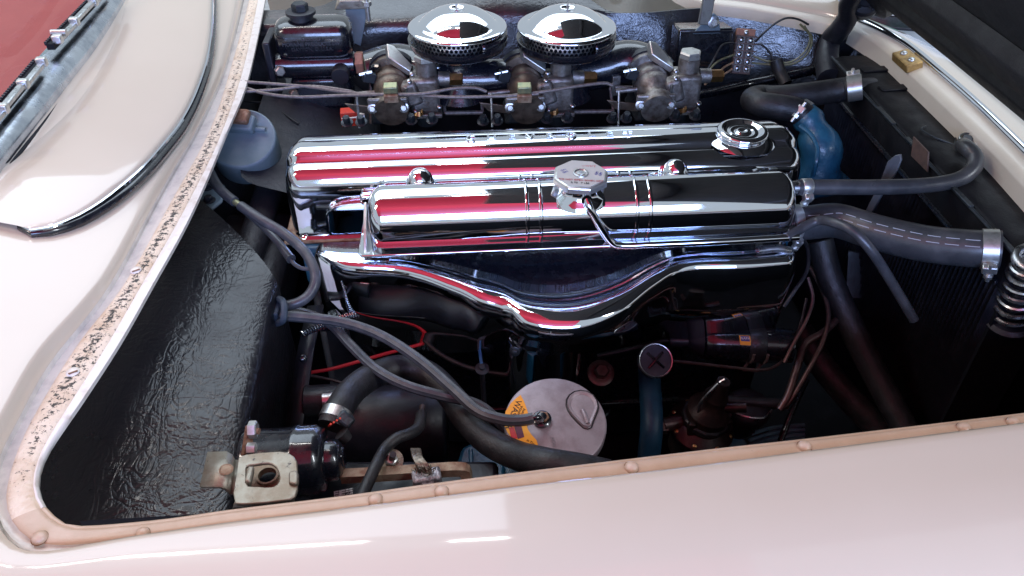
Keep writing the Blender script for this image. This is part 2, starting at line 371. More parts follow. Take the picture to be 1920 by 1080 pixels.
# ================================================================== car body
body = thing('car_body', 'glossy cream car body with tan flange framing the open engine bay', 'car body', (0, 0.3, 0.6))
NS = 200; ic0 = 0
def curve(lst, z=None, n=NS): return resample(catmull(pxs(lst, z), 8), n)
ZA = 0.886
A = curve([(468, -90), (452, 0), (420, 120), (370, 230), (300, 350), (200, 530), (90, 672), (30, 778), (-6, 850), (-18, 915), (-8, 975), (22, 1020), (62, 1040), (125, 1042), (250, 1026), (450, 992), (640, 966), (960, 924), (1280, 887), (1620, 842), (1920, 803), (2200, 766), (2600, 714)], ZA)
B = curve([(476, -90), (459, 0), (427, 120), (382, 232), (310, 362), (217, 528), (118, 655), (48, 770), (10, 850), (-4, 915), (0, 965), (26, 1008), (64, 1028), (125, 1033), (250, 1019), (450, 987), (640, 963), (960, 921), (1280, 884), (1620, 839), (1920, 800), (2200, 763), (2600, 711)], 0.874)
Cc = curve([(484, -90), (467, 0), (435, 120), (395, 240), (320, 380), (235, 530), (150, 640), (75, 760), (35, 840), (14, 910), (14, 955), (34, 992), (68, 1016), (125, 1022), (250, 1010), (450, 982), (640, 959), (960, 918), (1280, 881), (1620, 836), (1920, 797), (2200, 760), (2600, 708)], 0.877)
D = curve([(502, -90), (484, 0), (456, 130), (412, 258), (345, 395), (268, 530), (205, 640), (145, 735), (85, 832), (64, 888), (64, 925), (80, 958), (108, 980), (150, 992), (300, 980), (435, 960), (640, 935), (880, 902), (1307, 850), (1540, 824), (1920, 778), (2200, 744), (2600, 692)], 0.877)
E_ = curve([(512, -90), (497, 0), (466, 145), (425, 248), (360, 398), (282, 540), (225, 640), (160, 740), (95, 835), (74, 882), (72, 916), (86, 950), (112, 974), (150, 986), (300, 974), (435, 955), (640, 930), (880, 897), (1307, 845), (1540, 819), (1920, 774), (2200, 740), (2600, 688)], 0.876)
ic0 = min(range(NS), key=lambda i: (Cc[i]-P(34, 992, 0.877)).length)
for i in range(NS):                                        # along the wing the skin butts against the flange
    t = min(1.0, max(0.0, (i-ic0+2)/10.0)); t = t*t*(3-2*t)
    B[i] = B[i].lerp(Cc[i]+Vector((0, 0, -0.001)), t)
    tgt = Cc[i]+Vector((0, -0.0012, ZA-Cc[i].z)); A[i] = A[i].lerp(tgt, t)
# outer skin: from the rolled edge outward
dirs = []
for i in range(NS):
    a = A[max(0, i-3)]; b = A[min(NS-1, i+3)]; t = b-a; t.z = 0; n_ = Vector((t.y, -t.x, 0)).normalized(); dirs.append(n_)
if dirs[0].x > 0: dirs = [-d for d in dirs]
wb = resample(catmull([P(q[0], q[1], 0.935) for q in [(-60, 385), (0, 302), (60, 228), (120, 152), (175, 82), (232, -4), (280, -90)]], 6), 40)
def wbx(y):
    if y <= wb[0].y: return wb[0].x+(y-wb[0].y)*(wb[1].x-wb[0].x)/(wb[1].y-wb[0].y)
    for p, q in zip(wb, wb[1:]):
        if p.y <= y <= q.y: return p.x+(q.x-p.x)*(y-p.y)/(q.y-p.y)
    return wb[-1].x
def skin_z(p, d):
    rise = 0.26*max(0.0, -0.352-p.x)                     # the cowl climbs to the windscreen
    fall = 0.0
    yy = max(0.0, 0.372-p.y)
    fall = 2.3*yy*yy-0.05*yy                            # the wing rolls over towards its side
    if p.x < -0.33: fall *= max(0.35, 1-(-0.33-p.x)*2.0)
    zz = ZA+0.0015+rise-fall
    xw = wbx(p.y)-0.012
    if p.x < xw: zz -= 0.9*(xw-p.x)
    return zz
rows = []
for d in (0, 0.0025, 0.006, 0.012, 0.02, 0.032, 0.05, 0.075, 0.105, 0.14, 0.18, 0.225, 0.28):
    row = []
    for i in range(NS):
        p = A[i]+dirs[i]*d; z = skin_z(p, d)
        if d == 0: z = ZA-0.006
        elif d <= 0.0025: z -= 0.002
        elif d <= 0.006: z -= 0.0005
        row.append(Vector((p.x, p.y, z)))
    rows.append(row)
MB().grid(rows).build('wing_and_cowl_skin', 'cream_paint', body, smooth=60)
# recessed channel and flange in three strips
def mid(a, b, t, dz=0.0): return [p.lerp(q, t)+Vector((0, 0, dz)) for p, q in zip(a, b)]
drop = [p+Vector((0, 0, -0.012)) for p in A]
MB().grid([[Vector((p.x, p.y, ZA-0.0055)) for p in A], drop, mid(A, B, 0.5, -0.004), B, mid(B, Cc, 0.6, -0.001), Cc]).build('rain_groove', 'grey_groove', body, smooth=60)
isplit = max(range(NS), key=lambda i: -1 if D[i].y > 0.45 else -abs(D[i].x+0.335)-abs(D[i].y-0.42)) 
ic = min(range(NS), key=lambda i: (Cc[i]-P(30, 960, 0.877)).length)
def strip(i0, i1, name, m, wearf):
    q = []; wv = []; cols = [(0, 0), (0.06, 0.0012), (0.2, 0.0018), (0.35, 0.002), (0.5, 0.002), (0.65, 0.002), (0.8, 0.0018), (0.94, 0.0012), (1, 0)]
    for t, dz in cols:
        q.append([p for p in mid(Cc, D, t, dz)[i0:i1]])
        wv += [wearf(i, t) for i in range(i0, i1)]
    return MB().grid(q).build(name, m, body, smooth=60, wear=wv)
def wearf(i, t):
    u = i/ic
    s = max(0.0, 1-abs(t-0.55)/0.75)
    g_ = 0.30+0.35*min(1, u/0.3)+0.30*min(1, max(0, (u-0.35)/0.25))*min(1, max(0, (0.96-u)/0.06))
    return s*g_*1.02 if u < 0.97 else s*g_*max(0, 1-(u-0.97)*30)
strip(0, ic+1, 'cowl_flange', 'worn_flange', wearf)
strip(ic, NS, 'wing_flange', 'tan_flange', lambda i, t: 0)
low = [p+Vector((0, 0, -0.0045)) for p in E_]; low2 = [p+Vector((0, 0, -0.007)) for p in mid(D, E_, 0.3)]
MB().grid([D[:ic+1], mid(D, E_, 0.5, 0.0012)[:ic+1], E_[:ic+1], low[:ic+1], low2[:ic+1]]).build('flange_lip', 'lip_paint', body, smooth=60)
MB().grid([D[ic:], mid(D, E_, 0.5, 0.0008)[ic:], E_[ic:], low[ic:], low2[ic:]]).build('flange_lip', 'tan_flange', body, smooth=60)
for px, py, r in [(75, 1009, 0.0058), (268, 1001, 0.0052), (704, 938, 0.0058), (828, 923, 0.0058), (1184, 877, 0.0058), (1508, 838, 0.0058), (1807, 803, 0.0058), (1899, 793, 0.0055)]:
    bo_ = MB().dome(P(px, py, 0.8787), (0, -0.05, 1), r, 0.0042, 20).build('bolt', 'tan_flange', body)
    MB().lathe([(r*1.13, 0), (r*1.07, 0.0006), (r*0.9, 0.0007)], P(px, py, 0.8783), (0, -0.05, 1), 20).build('sealant_ring', 'rusty', bo_)
for px, py in [(137, 698), (255, 507)]:
    s_ = MB().dome(P(px, py, 0.8785), (0, 0, 1), 0.0062, 0.0028, 20).build('screw', 'lip_paint', body)
    MB().box(P(px, py, 0.8812), (0.008, 0.0012, 0.0012), (0, 0, 30)).build('slot', 'rusty', s_, smooth=0)
# cowl air vent lid: raised along its curved front lip, hinged at the back
fr_ = catmull([P(x, y, 0.915) for x, y in [(396, -60), (398, 0), (390, 80), (368, 150), (338, 210), (300, 262), (258, 312), (205, 362), (150, 402), (100, 428), (64, 440), (44, 437), (36, 427), (40, 415), (52, 404)]], 6)
fr_ = resample(fr_, 60); lid = []
def onskin(p): return skin_z(Vector((p.x, p.y, 0)), 0)
LH = 0.019
for k, (off, up) in enumerate([(0.003, -0.010), (0, -0.006), (0, -0.002), (0.0015, 0.0), (0.005, 0.001), (0.02, 0.0015), (0.045, 0.0005), (0.08, -0.003), (0.115, -0.010), (0.15, -0.026)]):
    row = []
    for i, p in enumerate(fr_):
        t = i/59; e = min(1, (1-t)*6)**0.6
        q = Vector((p.x-off*(0.25+0.75*e), p.y+off*0.12*(1-e), 0)); q.z = onskin(q)+(LH+up)*e-0.0005
        row.append(q)
    lid.append(row)
lo_ = MB().grid(lid).build('cowl_vent_lid', 'cream_paint', body, smooth=60)
MB().tube([Vector((p.x+0.0016, p.y-0.0008, onskin(p)+0.0135*min(1, (1-i/59)*6)**0.6)) for i, p in enumerate(fr_)], lambda t: 0.0026*min(1, (1-t)*8+0.25), 8, 1).build('vent_trim', 'chrome', body)
MB().tube([Vector((p.x+0.0015, p.y-0.0008, onskin(p)+0.0050*min(1, (1-i/59)*6)**0.6)) for i, p in enumerate(fr_)], lambda t: 0.0066*min(1, (1-t)*8+0.25), 10, 1).build('vent_seal', 'black_gloss', body)
# windscreen: chrome moulding, glass and the red dashboard behind it
mol = []
for dx, dz in ((0.010, -0.010), (0.012, 0.0), (0.010, 0.010), (0.004, 0.017), (-0.004, 0.020), (-0.012, 0.0225), (-0.018, 0.0215), (-0.0225, 0.025), (-0.030, 0.0245), (-0.034, 0.018), (-0.035, 0.0)):
    mol.append([p+Vector((dx-0.004, 0, dz)) for p in wb])
MB().grid(mol).build('windscreen_moulding', 'old_chrome', body, smooth=50)
gs = [[p+Vector((-0.032-0.34*t, 0, 0.022+0.36*t)) for p in wb] for t in (0, 0.25, 0.5, 0.75, 1)]
MB().grid(gs).build('windscreen_glass', 'window_glass', body, smooth=60, solid=0.005)
MB().grid([[p+Vector((-0.034-d, 0, 0.005-0.05*d*(d > 0.2))) for p in wb] for d in (0, 0.02, 0.06, 0.14, 0.24, 0.42, 0.7)]).build('dashboard', 'red_dash', body, smooth=60)
gk = [p+Vector((0.0105, 0, -0.006)) for p in wb]
MB().tube(gk, 0.003, 8, 1).build('moulding_gasket', 'black_dull', body)
# chrome washer nozzle on the cowl
nz = MB().dome(P(6, 489, 0.897), (0, 0, 1), 0.0085, 0.007, 20); nz.lathe([(0.0098, -0.003), (0.0098, 0.0012), (0.0085, 0.0022)], P(6, 489, 0.897), (0, 0, 1), 20)
nz.build('washer_nozzle', 'chrome', body)
# inner panels of the bay
MB().grid([[Vector((-0.400+0.03*t, y, z)) for y in [0.86+0.075*k for k in range(11)]] for t, z in ((0, 0.862), (0.3, 0.80), (1, 0.70), (1.2, 0.55), (1.3, 0.35))]).build('firewall', 'fibreglass_matt', body, smooth=60, solid=0.006)
# sloping toe board that carries the brake cylinder
tb = []
for x, z in ((-0.325, 0.815), (-0.30, 0.80), (-0.262, 0.79), (-0.225, 0.772), (-0.190, 0.745), (-0.172, 0.715), (-0.165, 0.66), (-0.163, 0.42)):
    tb.append([Vector((x+(0.012 if y > 1.2 else 0)*(1 if x > -0.3 else 0), y, z-0.10*max(0, 1.25-y)**1.2)) for y in (1.02, 1.06, 1.12, 1.18, 1.24, 1.30, 1.36, 1.44)])
MB().grid(tb).build('toe_board', 'fibreglass_matt', body, smooth=60, sub=1)
# a rounded stiffening rib on the firewall beside the engine
MB().tube([P(545, 210, 0.74), P(512, 330, 0.735), P(478, 440, 0.725), P(440, 560, 0.70)], 0.021, 14, 6).build('firewall_rib', 'fibreglass_matt', body)
MB().box(P(470, 520, 0.66), (0.12, 0.22, 0.10)).build('firewall_ledge', 'fibreglass_matt', body, bevel=0.02)
# far side panel, leaning outwards
fs_ = []
for dy, z in ((0.100, 0.902), (0.070, 0.885), (0.044, 0.868), (0.037, 0.85), (0.0215, 0.81), (0.006, 0.77), (0.0, 0.74), (-0.01, 0.62), (-0.01, 0.35)):
    fs_.append([Vector((-0.42+0.058*k, 1.415+(dy*min(1.0, max(0.3, (k-4)/4.0)) if z < 0.87 else (dy if k <= 11 else 0.045))+0.006*math.sin(k*1.7+z*30)-0.09*max(0, (k-15)/5.0)**1.5, (z if 4 <= k <= 11 or z < 0.87 else 0.862)+0.003*math.sin(k*0.9))) for k in range(21)])
MB().grid(fs_).build('far_inner_wing', 'black_fibreglass', body, smooth=70, sub=1)
MB().grid([[Vector((x, y, 0.36)) for x in (-0.45, 0.2, 0.85)] for y in (0.30, 0.9, 1.5)]).build('bay_floor', 'black_dull', body)
MB().grid([[Vector((x, y, z)) for x in (-0.32, 0.2, 0.8)] for y, z in ((0.405, 0.85), (0.41, 0.7), (0.42, 0.36))]).build('near_inner_wing', 'black_dull', body)
MB().grid([[Vector((0.80, y, z)) for y in (0.3, 0.9, 1.5)] for z in (0.80, 0.36)]).build('front_baffle', 'black_dull', body)
# near corner: crinkled fibreglass footwell panel
gr = [[(330, 330, 0.80), (372, 372, 0.80), (398, 392, 0.798), (450, 440, 0.795), (492, 486, 0.79), (512, 515, 0.785), (524, 540, 0.772), (530, 560, 0.74)],
      [(255, 470, 0.80), (305, 500, 0.80), (352, 520, 0.798), (410, 545, 0.79), (470, 560, 0.782), (502, 566, 0.776), (514, 578, 0.765), (520, 598, 0.73)],
      [(180, 600, 0.795), (240, 620, 0.795), (300, 640, 0.79), (370, 655, 0.78), (450, 665, 0.77), (484, 667, 0.766), (496, 676, 0.755), (503, 694, 0.72)],
      [(105, 715, 0.79), (165, 730, 0.79), (240, 742, 0.783), (330, 752, 0.772), (420, 756, 0.762), (464, 757, 0.757), (476, 766, 0.747), (484, 782, 0.71)],
      [(85, 760, 0.786), (140, 778, 0.786), (220, 786, 0.779), (320, 792, 0.768), (415, 794, 0.758), (456, 795, 0.753), (468, 803, 0.743), (476, 818, 0.705)],
      [(65, 800, 0.780), (118, 826, 0.779), (200, 836, 0.772), (310, 840, 0.762), (405, 842, 0.752), (448, 843, 0.748), (460, 850, 0.738), (468, 866, 0.70)],
      [(50, 850, 0.774), (95, 890, 0.772), (180, 900, 0.766), (300, 902, 0.757), (400, 902, 0.748), (440, 902, 0.744), (452, 908, 0.733), (460, 922, 0.695)],
      [(45, 905, 0.768), (80, 950, 0.766), (180, 965, 0.760), (300, 968, 0.751), (400, 966, 0.743), (434, 965, 0.739), (446, 970, 0.728), (455, 982, 0.69)],
      [(40, 960, 0.762), (80, 1010, 0.760), (190, 1025, 0.753), (300, 1030, 0.745), (400, 1028, 0.737), (432, 1027, 0.733), (444, 1031, 0.722), (452, 1042, 0.68)]]
rr = [[P(*q) for q in r] for r in gr]
for r in rr: r.append(r[-1]+Vector((0.004, 0, -0.2)))
MB().grid(rr).build('footwell_panel', 'footwell_black', body, smooth=75, sub=2)
# flat grey steel strap down the side of the footwell
p = [P(578, 575, 0.70), P(560, 655, 0.675), P(548, 730, 0.655), P(535, 815, 0.63)]
q_ = [x+Vector((0.022, -0.004, 0.004)) for x in p]
st = MB().grid([p, q_]).build('steel_strap', 'black_satin', body, solid=0.003, smooth=60)
MB().dome(P(568, 672, 0.678), (0.2, -0.6, 0.8), 0.0055, 0.004).build('rivet', 'black_gloss', st)
# far flange and front flange of the hood opening
fc = catmull([Vector((-0.50, 1.63, 0.878)), Vector((-0.1, 1.615, 0.878)), P(1150, -70, 0.878), P(1290, -6, 0.878), P(1420, 17, 0.878), P(1530, 38, 0.878), P(1580, 50, 0.878)], 6)
fr2 = [[p+Vector((0.012, 0.52, -0.30)) for p in fc], [p+Vector((0.012, 0.46, -0.08)) for p in fc], [p+Vector((0.012, 0.30, 0.015)) for p in fc], [p+Vector((0.012, 0.10, 0.030)) for p in fc], [p+Vector((0.006, 0.05, 0.026)) for p in fc], [p+Vector((0, 0.022, 0.014)) for p in fc], [p+Vector((0, 0.018, 0.004)) for p in fc], [p+Vector((0, 0.003, 0.0)) for p in fc], [p+Vector((-0.001, 0, -0.004)) for p in fc], [p+Vector((0, 0, -0.022)) for p in fc]]
MB().grid(fr2[:7]).build('far_wing_skin', 'cream_paint', body, smooth=60)
MB().grid(fr2[6:]).build('far_flange', 'cream_flange', body, smooth=60)
ni = resample(catmull([P(x, y, 0.876) for x, y in [(1596, 52), (1625, 70), (1660, 95), (1722, 152), (1790, 216), (1860, 284), (1920, 348), (1990, 425), (2080, 535), (2160, 650), (2215, 735)]], 6), 60)
no = resample(catmull([P(x, y, 0.888) for x, y in [(1604, 36), (1650, 58), (1700, 88), (1760, 138), (1830, 200), (1920, 288), (2010, 380), (2120, 510), (2210, 640), (2270, 735)]], 6), 60)
MB().grid([[p+Vector((-0.002, 0, -0.028)) for p in ni], [p+Vector((-0.001, 0, -0.003)) for p in ni], ni, mid(ni, no, 0.5, 0.0), mid(ni, no, 0.93, -0.002), no]).build('front_flange', 'cream_flange', body, smooth=60)
tr_ = MB().tube([p+Vector((0.004, 0, 0.001)) for p in no], 0.0062, 10, 1).build('front_trim', 'chrome', body)
MB().grid([[p+Vector((0.008, 0, 0.002)) for p in no], [p+Vector((0.02, 0, 0.001)) for p in no], [p+Vector((0.10, 0.01, -0.03)) for p in no], [p+Vector((0.22, 0.02, -0.16)) for p in no], [p+Vector((0.26, 0.02, -0.36)) for p in no]]).build('nose_skin', 'cream_paint', body, smooth=60)
for px, py in [(1724, 130), (1800, 193), (1887, 281)]:
    MB().dome(P(px, py, 0.880), (-0.2, 0, 1), 0.0045, 0.003).build('rivet', 'cream_flange', body)
# gold striker plate on the front flange
c0 = P(1701, 114, 0.884); ax = (no[20]-no[10]).normalized(); up_ = Vector((-0.25, 0, 1)).normalized(); sd = ax.cross(up_)
rm = Matrix((ax, sd, up_)).transposed()
sp_ = MB().box(c0, (0.052, 0.026, 0.014), rm).build('striker_plate', 'gold_plate', body, bevel=0.002)
for s in (-1, 1):
    MB().dome(c0+ax*0.013*s+up_*0.007, up_, 0.0055, 0.004).build('screw', 'steel', sp_)

# wiper blades lying on the moulding
def wiper(a, b, label):
    a = Vector(a); b = Vector(b); d = (b-a).normalized(); u = Vector((0, 0, 1)); s = d.cross(u).normalized(); L_ = (b-a).length; rm = Matrix((d, s, u)).transposed()
    br = MB()
    for f0, f1, h in ((0.02, 0.30, 0.006), (0.30, 0.62, 0.010), (0.62, 0.98, 0.006)):
        br.box(a+d*L_*(f0+f1)/2+u*h*0.7, (L_*(f1-f0)*0.99, 0.0085, 0.006), rm)
    t = br.build('wiper_blade', 'steel', body, bevel=0.0015); t['label'] = label
    MB().box((a+b)/2-s*0.008, (L_, 0.010, 0.008), rm).build('rubber_squeegee', 'black_dull', t, smooth=0)
    tee = MB(); k = int(L_/0.006)
    for i in range(k): tee.box(a+d*(L_*(i+0.5)/k)-s*0.0135+u*0.004, (0.0028, 0.004, 0.005), rm)
    te = tee.build('tooth_row', 'black_satin', t, smooth=0); te['kind'] = 'stuff'
    for f in (0.04, 0.30, 0.62, 0.94):
        MB().box(a+d*L_*f+u*0.007, (0.010, 0.013, 0.012), rm).build('claw', 'zinc', t, bevel=0.002)
    MB().cyl(a+d*L_*0.08-s*0.01+u*0.012, a+d*L_*0.08+s*0.010+u*0.012, 0.0045, n=12).build('pivot_pin', 'steel', t)
wiper(P(-30, 262, 0.968), P(88, 118, 0.968), 'wiper blade nearer the viewer')
wiper(P(106, 88, 0.970), P(215, -28, 0.970), 'wiper blade farther back with toothed rubber')

# ================================================================== hood, hinged at the nose and leaning back over the bay
hood = thing('hood', 'raised car hood seen from below, matt black underside with ribs', 'hood', (0.69, 0.95, 0.94))
ang = R(50); hx = Vector((-math.cos(ang), 0, math.sin(ang))); hn = Vector((-math.sin(ang), 0, -math.cos(ang)))   # up the hood / out of its underside
def H(u, y, o=0.0): return Vector((0.690+0.010*math.sin((y-0.42)*3.1), y, 0.945))+hx*u+hn*o
ys = [0.40+0.0425*k for k in range(25)]
MB().grid([[H(u, y, 0.0) for y in ys] for u in (0, 0.05, 0.3, 0.6, 0.9, 1.0)]).build('inner_panel', 'hood_underside', hood, smooth=60)
MB().grid([[H(u, y, o) for y in ys] for u, o in ((0.004, 0.001), (-0.006, -0.004), (-0.008, -0.012), (0.0, -0.018), (0.3, -0.03), (0.7, -0.03), (1.0, -0.012), (1.004, 0.001))]).build('outer_skin', 'cream_paint', hood, smooth=60)
def rib(u0, u1, o, y0=0.42, y1=1.40):
    yy = [y0+(y1-y0)*k/14 for k in range(15)]
    return MB().grid([[H(u0, y, 0.001) for y in yy], [H(u0+0.006, y, o*0.85) for y in yy], [H(u0+0.012, y, o) for y in yy], [H(u1-0.012, y, o) for y in yy], [H(u1-0.006, y, o*0.85) for y in yy], [H(u1, y, 0.001) for y in yy]])
rib(0.004, 0.052, 0.014).build('rib', 'hood_underside', hood, smooth=60)
rib(0.085, 0.15, 0.020).build('rib', 'hood_underside', hood, smooth=60)
rib(0.48, 0.54, 0.018).build('rib', 'hood_underside', hood, smooth=60)
# swelling of the hinge reinforcement
MB().lathe([(0.075, 0), (0.072, 0.010), (0.06, 0.018), (0.03, 0.022), (0.0001, 0.023)], H(0.03, 1.30, 0.0), hn, 24, ellipse=1.3).build('hinge_reinforcement', 'hood_underside', hood)
MB().tube([P(1556, 150, 0.82), P(1552, 125, 0.825), P(1551, 100, 0.835), P(1558, 75, 0.85), P(1575, 55, 0.88), P(1590, 30, 0.91), P(1592, 5, 0.94), P(1606, -20, 0.97)], lambda t: 0.021-0.006*t, 14, 6).build('hinge_arm', 'black_satin', hood)
MB().box(P(1562, 105, 0.815), (0.05, 0.03, 0.08), (8, 18, 20)).build('hinge_bracket', 'black_satin', hood, bevel=0.006)
pv = MB().lathe([(0.024, 0), (0.026, 0.004), (0.026, 0.03), (0.022, 0.035), (0.012, 0.036), (0.010, 0.033), (0.0001, 0.033)], P(1617, 10, 0.925), (-0.3, -0.8, 0.55), 24).build('hinge_pivot', 'black_satin', hood)
for k in range(5):
    a = 2*math.pi*k/5; u, v, n_ = frame((-0.3, -0.8, 0.55))
    MB().hexbolt(P(1617, 10, 0.925)+n_*0.036+(u*math.cos(a)+v*math.sin(a))*0.016, n_, 0.0032, 0.003, False).build('bolt', 'black_gloss', pv)
MB().box(P(1580, 70, 0.845), (0.06, 0.008, 0.05), (0, 20, -35)).build('hinge_brace', 'black_satin', hood, bevel=0.002)
# ================================================================== engine
def extrude_profile(prof, x0, x1, r, name_mb=None, yc=None, zb=None, segs=5, nx=10, tilt=0.0, xf=None):
    """sweep a (y, z) profile along x with rounded, drawn-in ends"""
    yc = sum(p[0] for p in prof)/len(prof) if yc is None else yc
    zb = min(p[1] for p in prof) if zb is None else zb; zt = max(p[1] for p in prof); w_ = max(abs(p[0]-yc) for p in prof)
    rows = []
    def row(x, ins):
        return [Vector((x, yc+(y-yc)*(1-ins/w_), zb+(z-zb)*(1-ins/(zt-zb)))) for y, z in prof]
    for k in range(segs+1):
        a = math.pi/2*k/segs; rows.append(row(x0+r*(1-math.sin(a)), r*(1-math.sin(math.pi/2-math.acos(math.cos(a))+0) if False else 1-math.sin(a)) if False else r*(1-math.sin(a))))
    rows = []
    for k in range(segs+1):
        a = math.pi/2*k/segs; rows.append(row(x0+r*(1-math.cos(a)), r*(1-math.sin(a))))
    for k in range(1, nx): rows.append(row(x0+r+(x1-x0-2*r)*k/nx, 0))
    for k in range(segs+1):
        a = math.pi/2*(1-k/segs); rows.append(row(x1-r*(1-math.cos(a)), r*(1-math.sin(a))))
    mb = MB(); mb.grid(rows); m = len(prof)
    mb.f.append(list(range(m))[::-1]); mb.f.append([(len(rows)-1)*m+i for i in range(m)])
    return mb
def smooth_prof(pts, k=4): return [(p.x, p.y) for p in catmull([Vector((a, b, 0)) for a, b in pts], k)]

eng = thing('engine_block', 'black straight six engine block with blue cylinder head below the chrome covers', 'engine', (0.115, 0.95, 0.36))
MB().box((0.115, 0.965, 0.535), (0.665, 0.20, 0.33)).build('crankcase', 'black_satin', eng, bevel=0.012)
MB().box((0.115, 0.965, 0.735), (0.675, 0.165, 0.062)).build('cylinder_head', 'engine_blue', eng, bevel=0.006)
MB().box((0.125, 0.858, 0.545), (0.56, 0.02, 0.17)).build('side_cover', 'black_gloss', eng, bevel=0.008)
MB().box((0.10, 0.86, 0.655), (0.62, 0.03, 0.012)).build('block_ledge', 'black_gloss', eng, bevel=0.003)
for x in (-0.10, 0.02, 0.19, 0.33): MB().hexbolt((x, 0.848, 0.60), (0, -1, 0.2), 0.008, 0.006).build('bolt', 'dark_cast', eng)
for x in (-0.13, 0.02, 0.20, 0.34): MB().lathe([(0.021, 0), (0.021, 0.004), (0.018, 0.004), (0.016, 0.001), (0.0001, 0.001)], (x, 0.864, 0.44), (0, -1, 0), 24).build('core_plug', 'dark_cast', eng)
for k in range(4): MB().tube([(-0.15+0.155*k, 0.845, 0.66), (-0.15+0.155*k, 0.836, 0.64), (-0.13+0.145*k, 0.838, 0.60), (-0.11+0.14*k, 0.845, 0.55)], 0.0036, 8, 5).build('plug_lead', 'rubber', eng)
MB().box((0.12, 0.853, 0.468), (0.60, 0.02, 0.014)).build('pan_rail', 'black_gloss', eng, bevel=0.003)
# big rusty bolt on the side of the block
bb = P(1126, 700, 0.60)
MB().lathe([(0.019, 0), (0.019, 0.003), (0.016, 0.004), (0.0135, 0.004)], bb, (0, -0.5, 0.86), 20).build('washer', 'copper_line', eng)
MB().hexbolt(bb+Vector((0, -0.002, 0.0035)), (0, -0.5, 0.86), 0.0105, 0.014, False).build('bolt', 'copper_line', eng)
MB().box((-0.213, 0.945, 0.70), (0.022, 0.09, 0.09)).build('head_end_plate', 'engine_blue', eng, bevel=0.005)

# ------------------------------------------------------------------ valve cover
vc = thing('valve_cover', 'long chrome valve cover with embossed lettering and round oil filler cap', 'valve cover', (0.115, 0.97, 0.766))
prof = [(0.897, 0.766), (0.897, 0.769), (0.9055, 0.771), (0.908, 0.776), (0.909, 0.80), (0.9095, 0.828), (0.9105, 0.840), (0.9135, 0.8505), (0.9185, 0.8580), (0.925, 0.8632), (0.933, 0.8655), (0.9395, 0.8660),
        (0.9415, 0.8645), (0.9435, 0.8640), (0.9455, 0.8660), (0.9475, 0.8700), (0.9500, 0.8738), (0.9535, 0.8755), (0.965, 0.8765), (0.978, 0.8760), (0.984, 0.8735), (0.9865, 0.8700), (0.989, 0.8668), (0.992, 0.8655), (0.997, 0.8668), (1.005, 0.8668), (1.016, 0.8640), (1.026, 0.8580), (1.033, 0.849), (1.037, 0.838), (1.038, 0.775), (1.044, 0.770), (1.044, 0.766)]
extrude_profile(prof, -0.236, 0.462, 0.022, yc=0.9705, zb=0.74, segs=7, nx=6).build('shell', 'chrome', vc, smooth=50)
fl_ = MB(); fl_.ring([Vector((x, y, 0.7655)) for x, y in [(-0.246, 0.894), (0.47, 0.894), (0.47, 1.047), (-0.246, 1.047)]], [Vector((x, y, 0.7655)) for x, y in [(-0.21, 0.925), (0.44, 0.925), (0.44, 1.01), (-0.21, 1.01)]], (0, 0, 0.004))
fl_.build('gasket_flange', 'rust_stain', vc, bevel=0.0015)
text('lettering', 'CHEVROLET', 0.019, 0.0026, (0.118, 0.9655, 0.8775), (1, -0.006, 0), (0, 1, 0), 'chrome', vc, spacing=2.6)
for px, py in [(787, 318), (1266, 306)]:
    c0 = P(px, py, 0.862); c0.y = 0.906
    b_ = MB(); n = 20; rows = []
    for z, r in ((0.79, 0.0235), (0.815, 0.0225), (0.838, 0.021), (0.852, 0.0185), (0.861, 0.0145), (0.8665, 0.009), (0.8685, 0.004), (0.8688, 0.0002)):
        rows.append([Vector((c0.x+r*math.cos(2*math.pi*k/n), c0.y+r*0.95*math.sin(2*math.pi*k/n), z)) for k in range(n)])
    b_.grid(rows, True); b_.build('bolt_boss', 'chrome', vc, smooth=60)
for px, py, s in [(700, 343, 1), (1310, 322, -1)]:
    c0 = P(px, py, 0.83); MB().box((c0.x, 0.903, c0.z), (0.030, 0.010, 0.018), (20, 0, 10*s)).build('clip', 'chrome', vc, bevel=0.004)
for px, py in [(1003, 327), (1150, 325)]:
    c0 = P(px, py, 0.835); MB().dome((c0.x, 0.908, c0.z), (0, -1, 0.3), 0.005, 0.005).build('screw', 'steel', vc)
oc = Vector((0.382, 0.957, 0.874))
cap = MB().lathe([(r_, h_*0.62-0.001) for r_, h_ in [(0.026, -0.012), (0.027, 0.0), (0.028, 0.004), (0.0325, 0.006), (0.0345, 0.009), (0.0345, 0.013), (0.0325, 0.0165), (0.0285, 0.0178), (0.0265, 0.0165), (0.0245, 0.0115), (0.021, 0.0098), (0.019, 0.0102), (0.0175, 0.0118), (0.0155, 0.0118), (0.014, 0.0098), (0.0115, 0.0090), (0.0100, 0.0098), (0.0090, 0.0135), (0.0060, 0.0145), (0.0045, 0.0125), (0.0001, 0.0115)]], oc, (0, 0, 1), 40).build('oil_cap', 'chrome', vc, smooth=60)
MB().lathe([(0.046, -0.0065), (0.043, -0.003), (0.036, 0.000), (0.029, 0.002), (0.026, 0.003)], oc, (0, 0, 1), 36).build('filler_collar', 'chrome', vc, smooth=60)

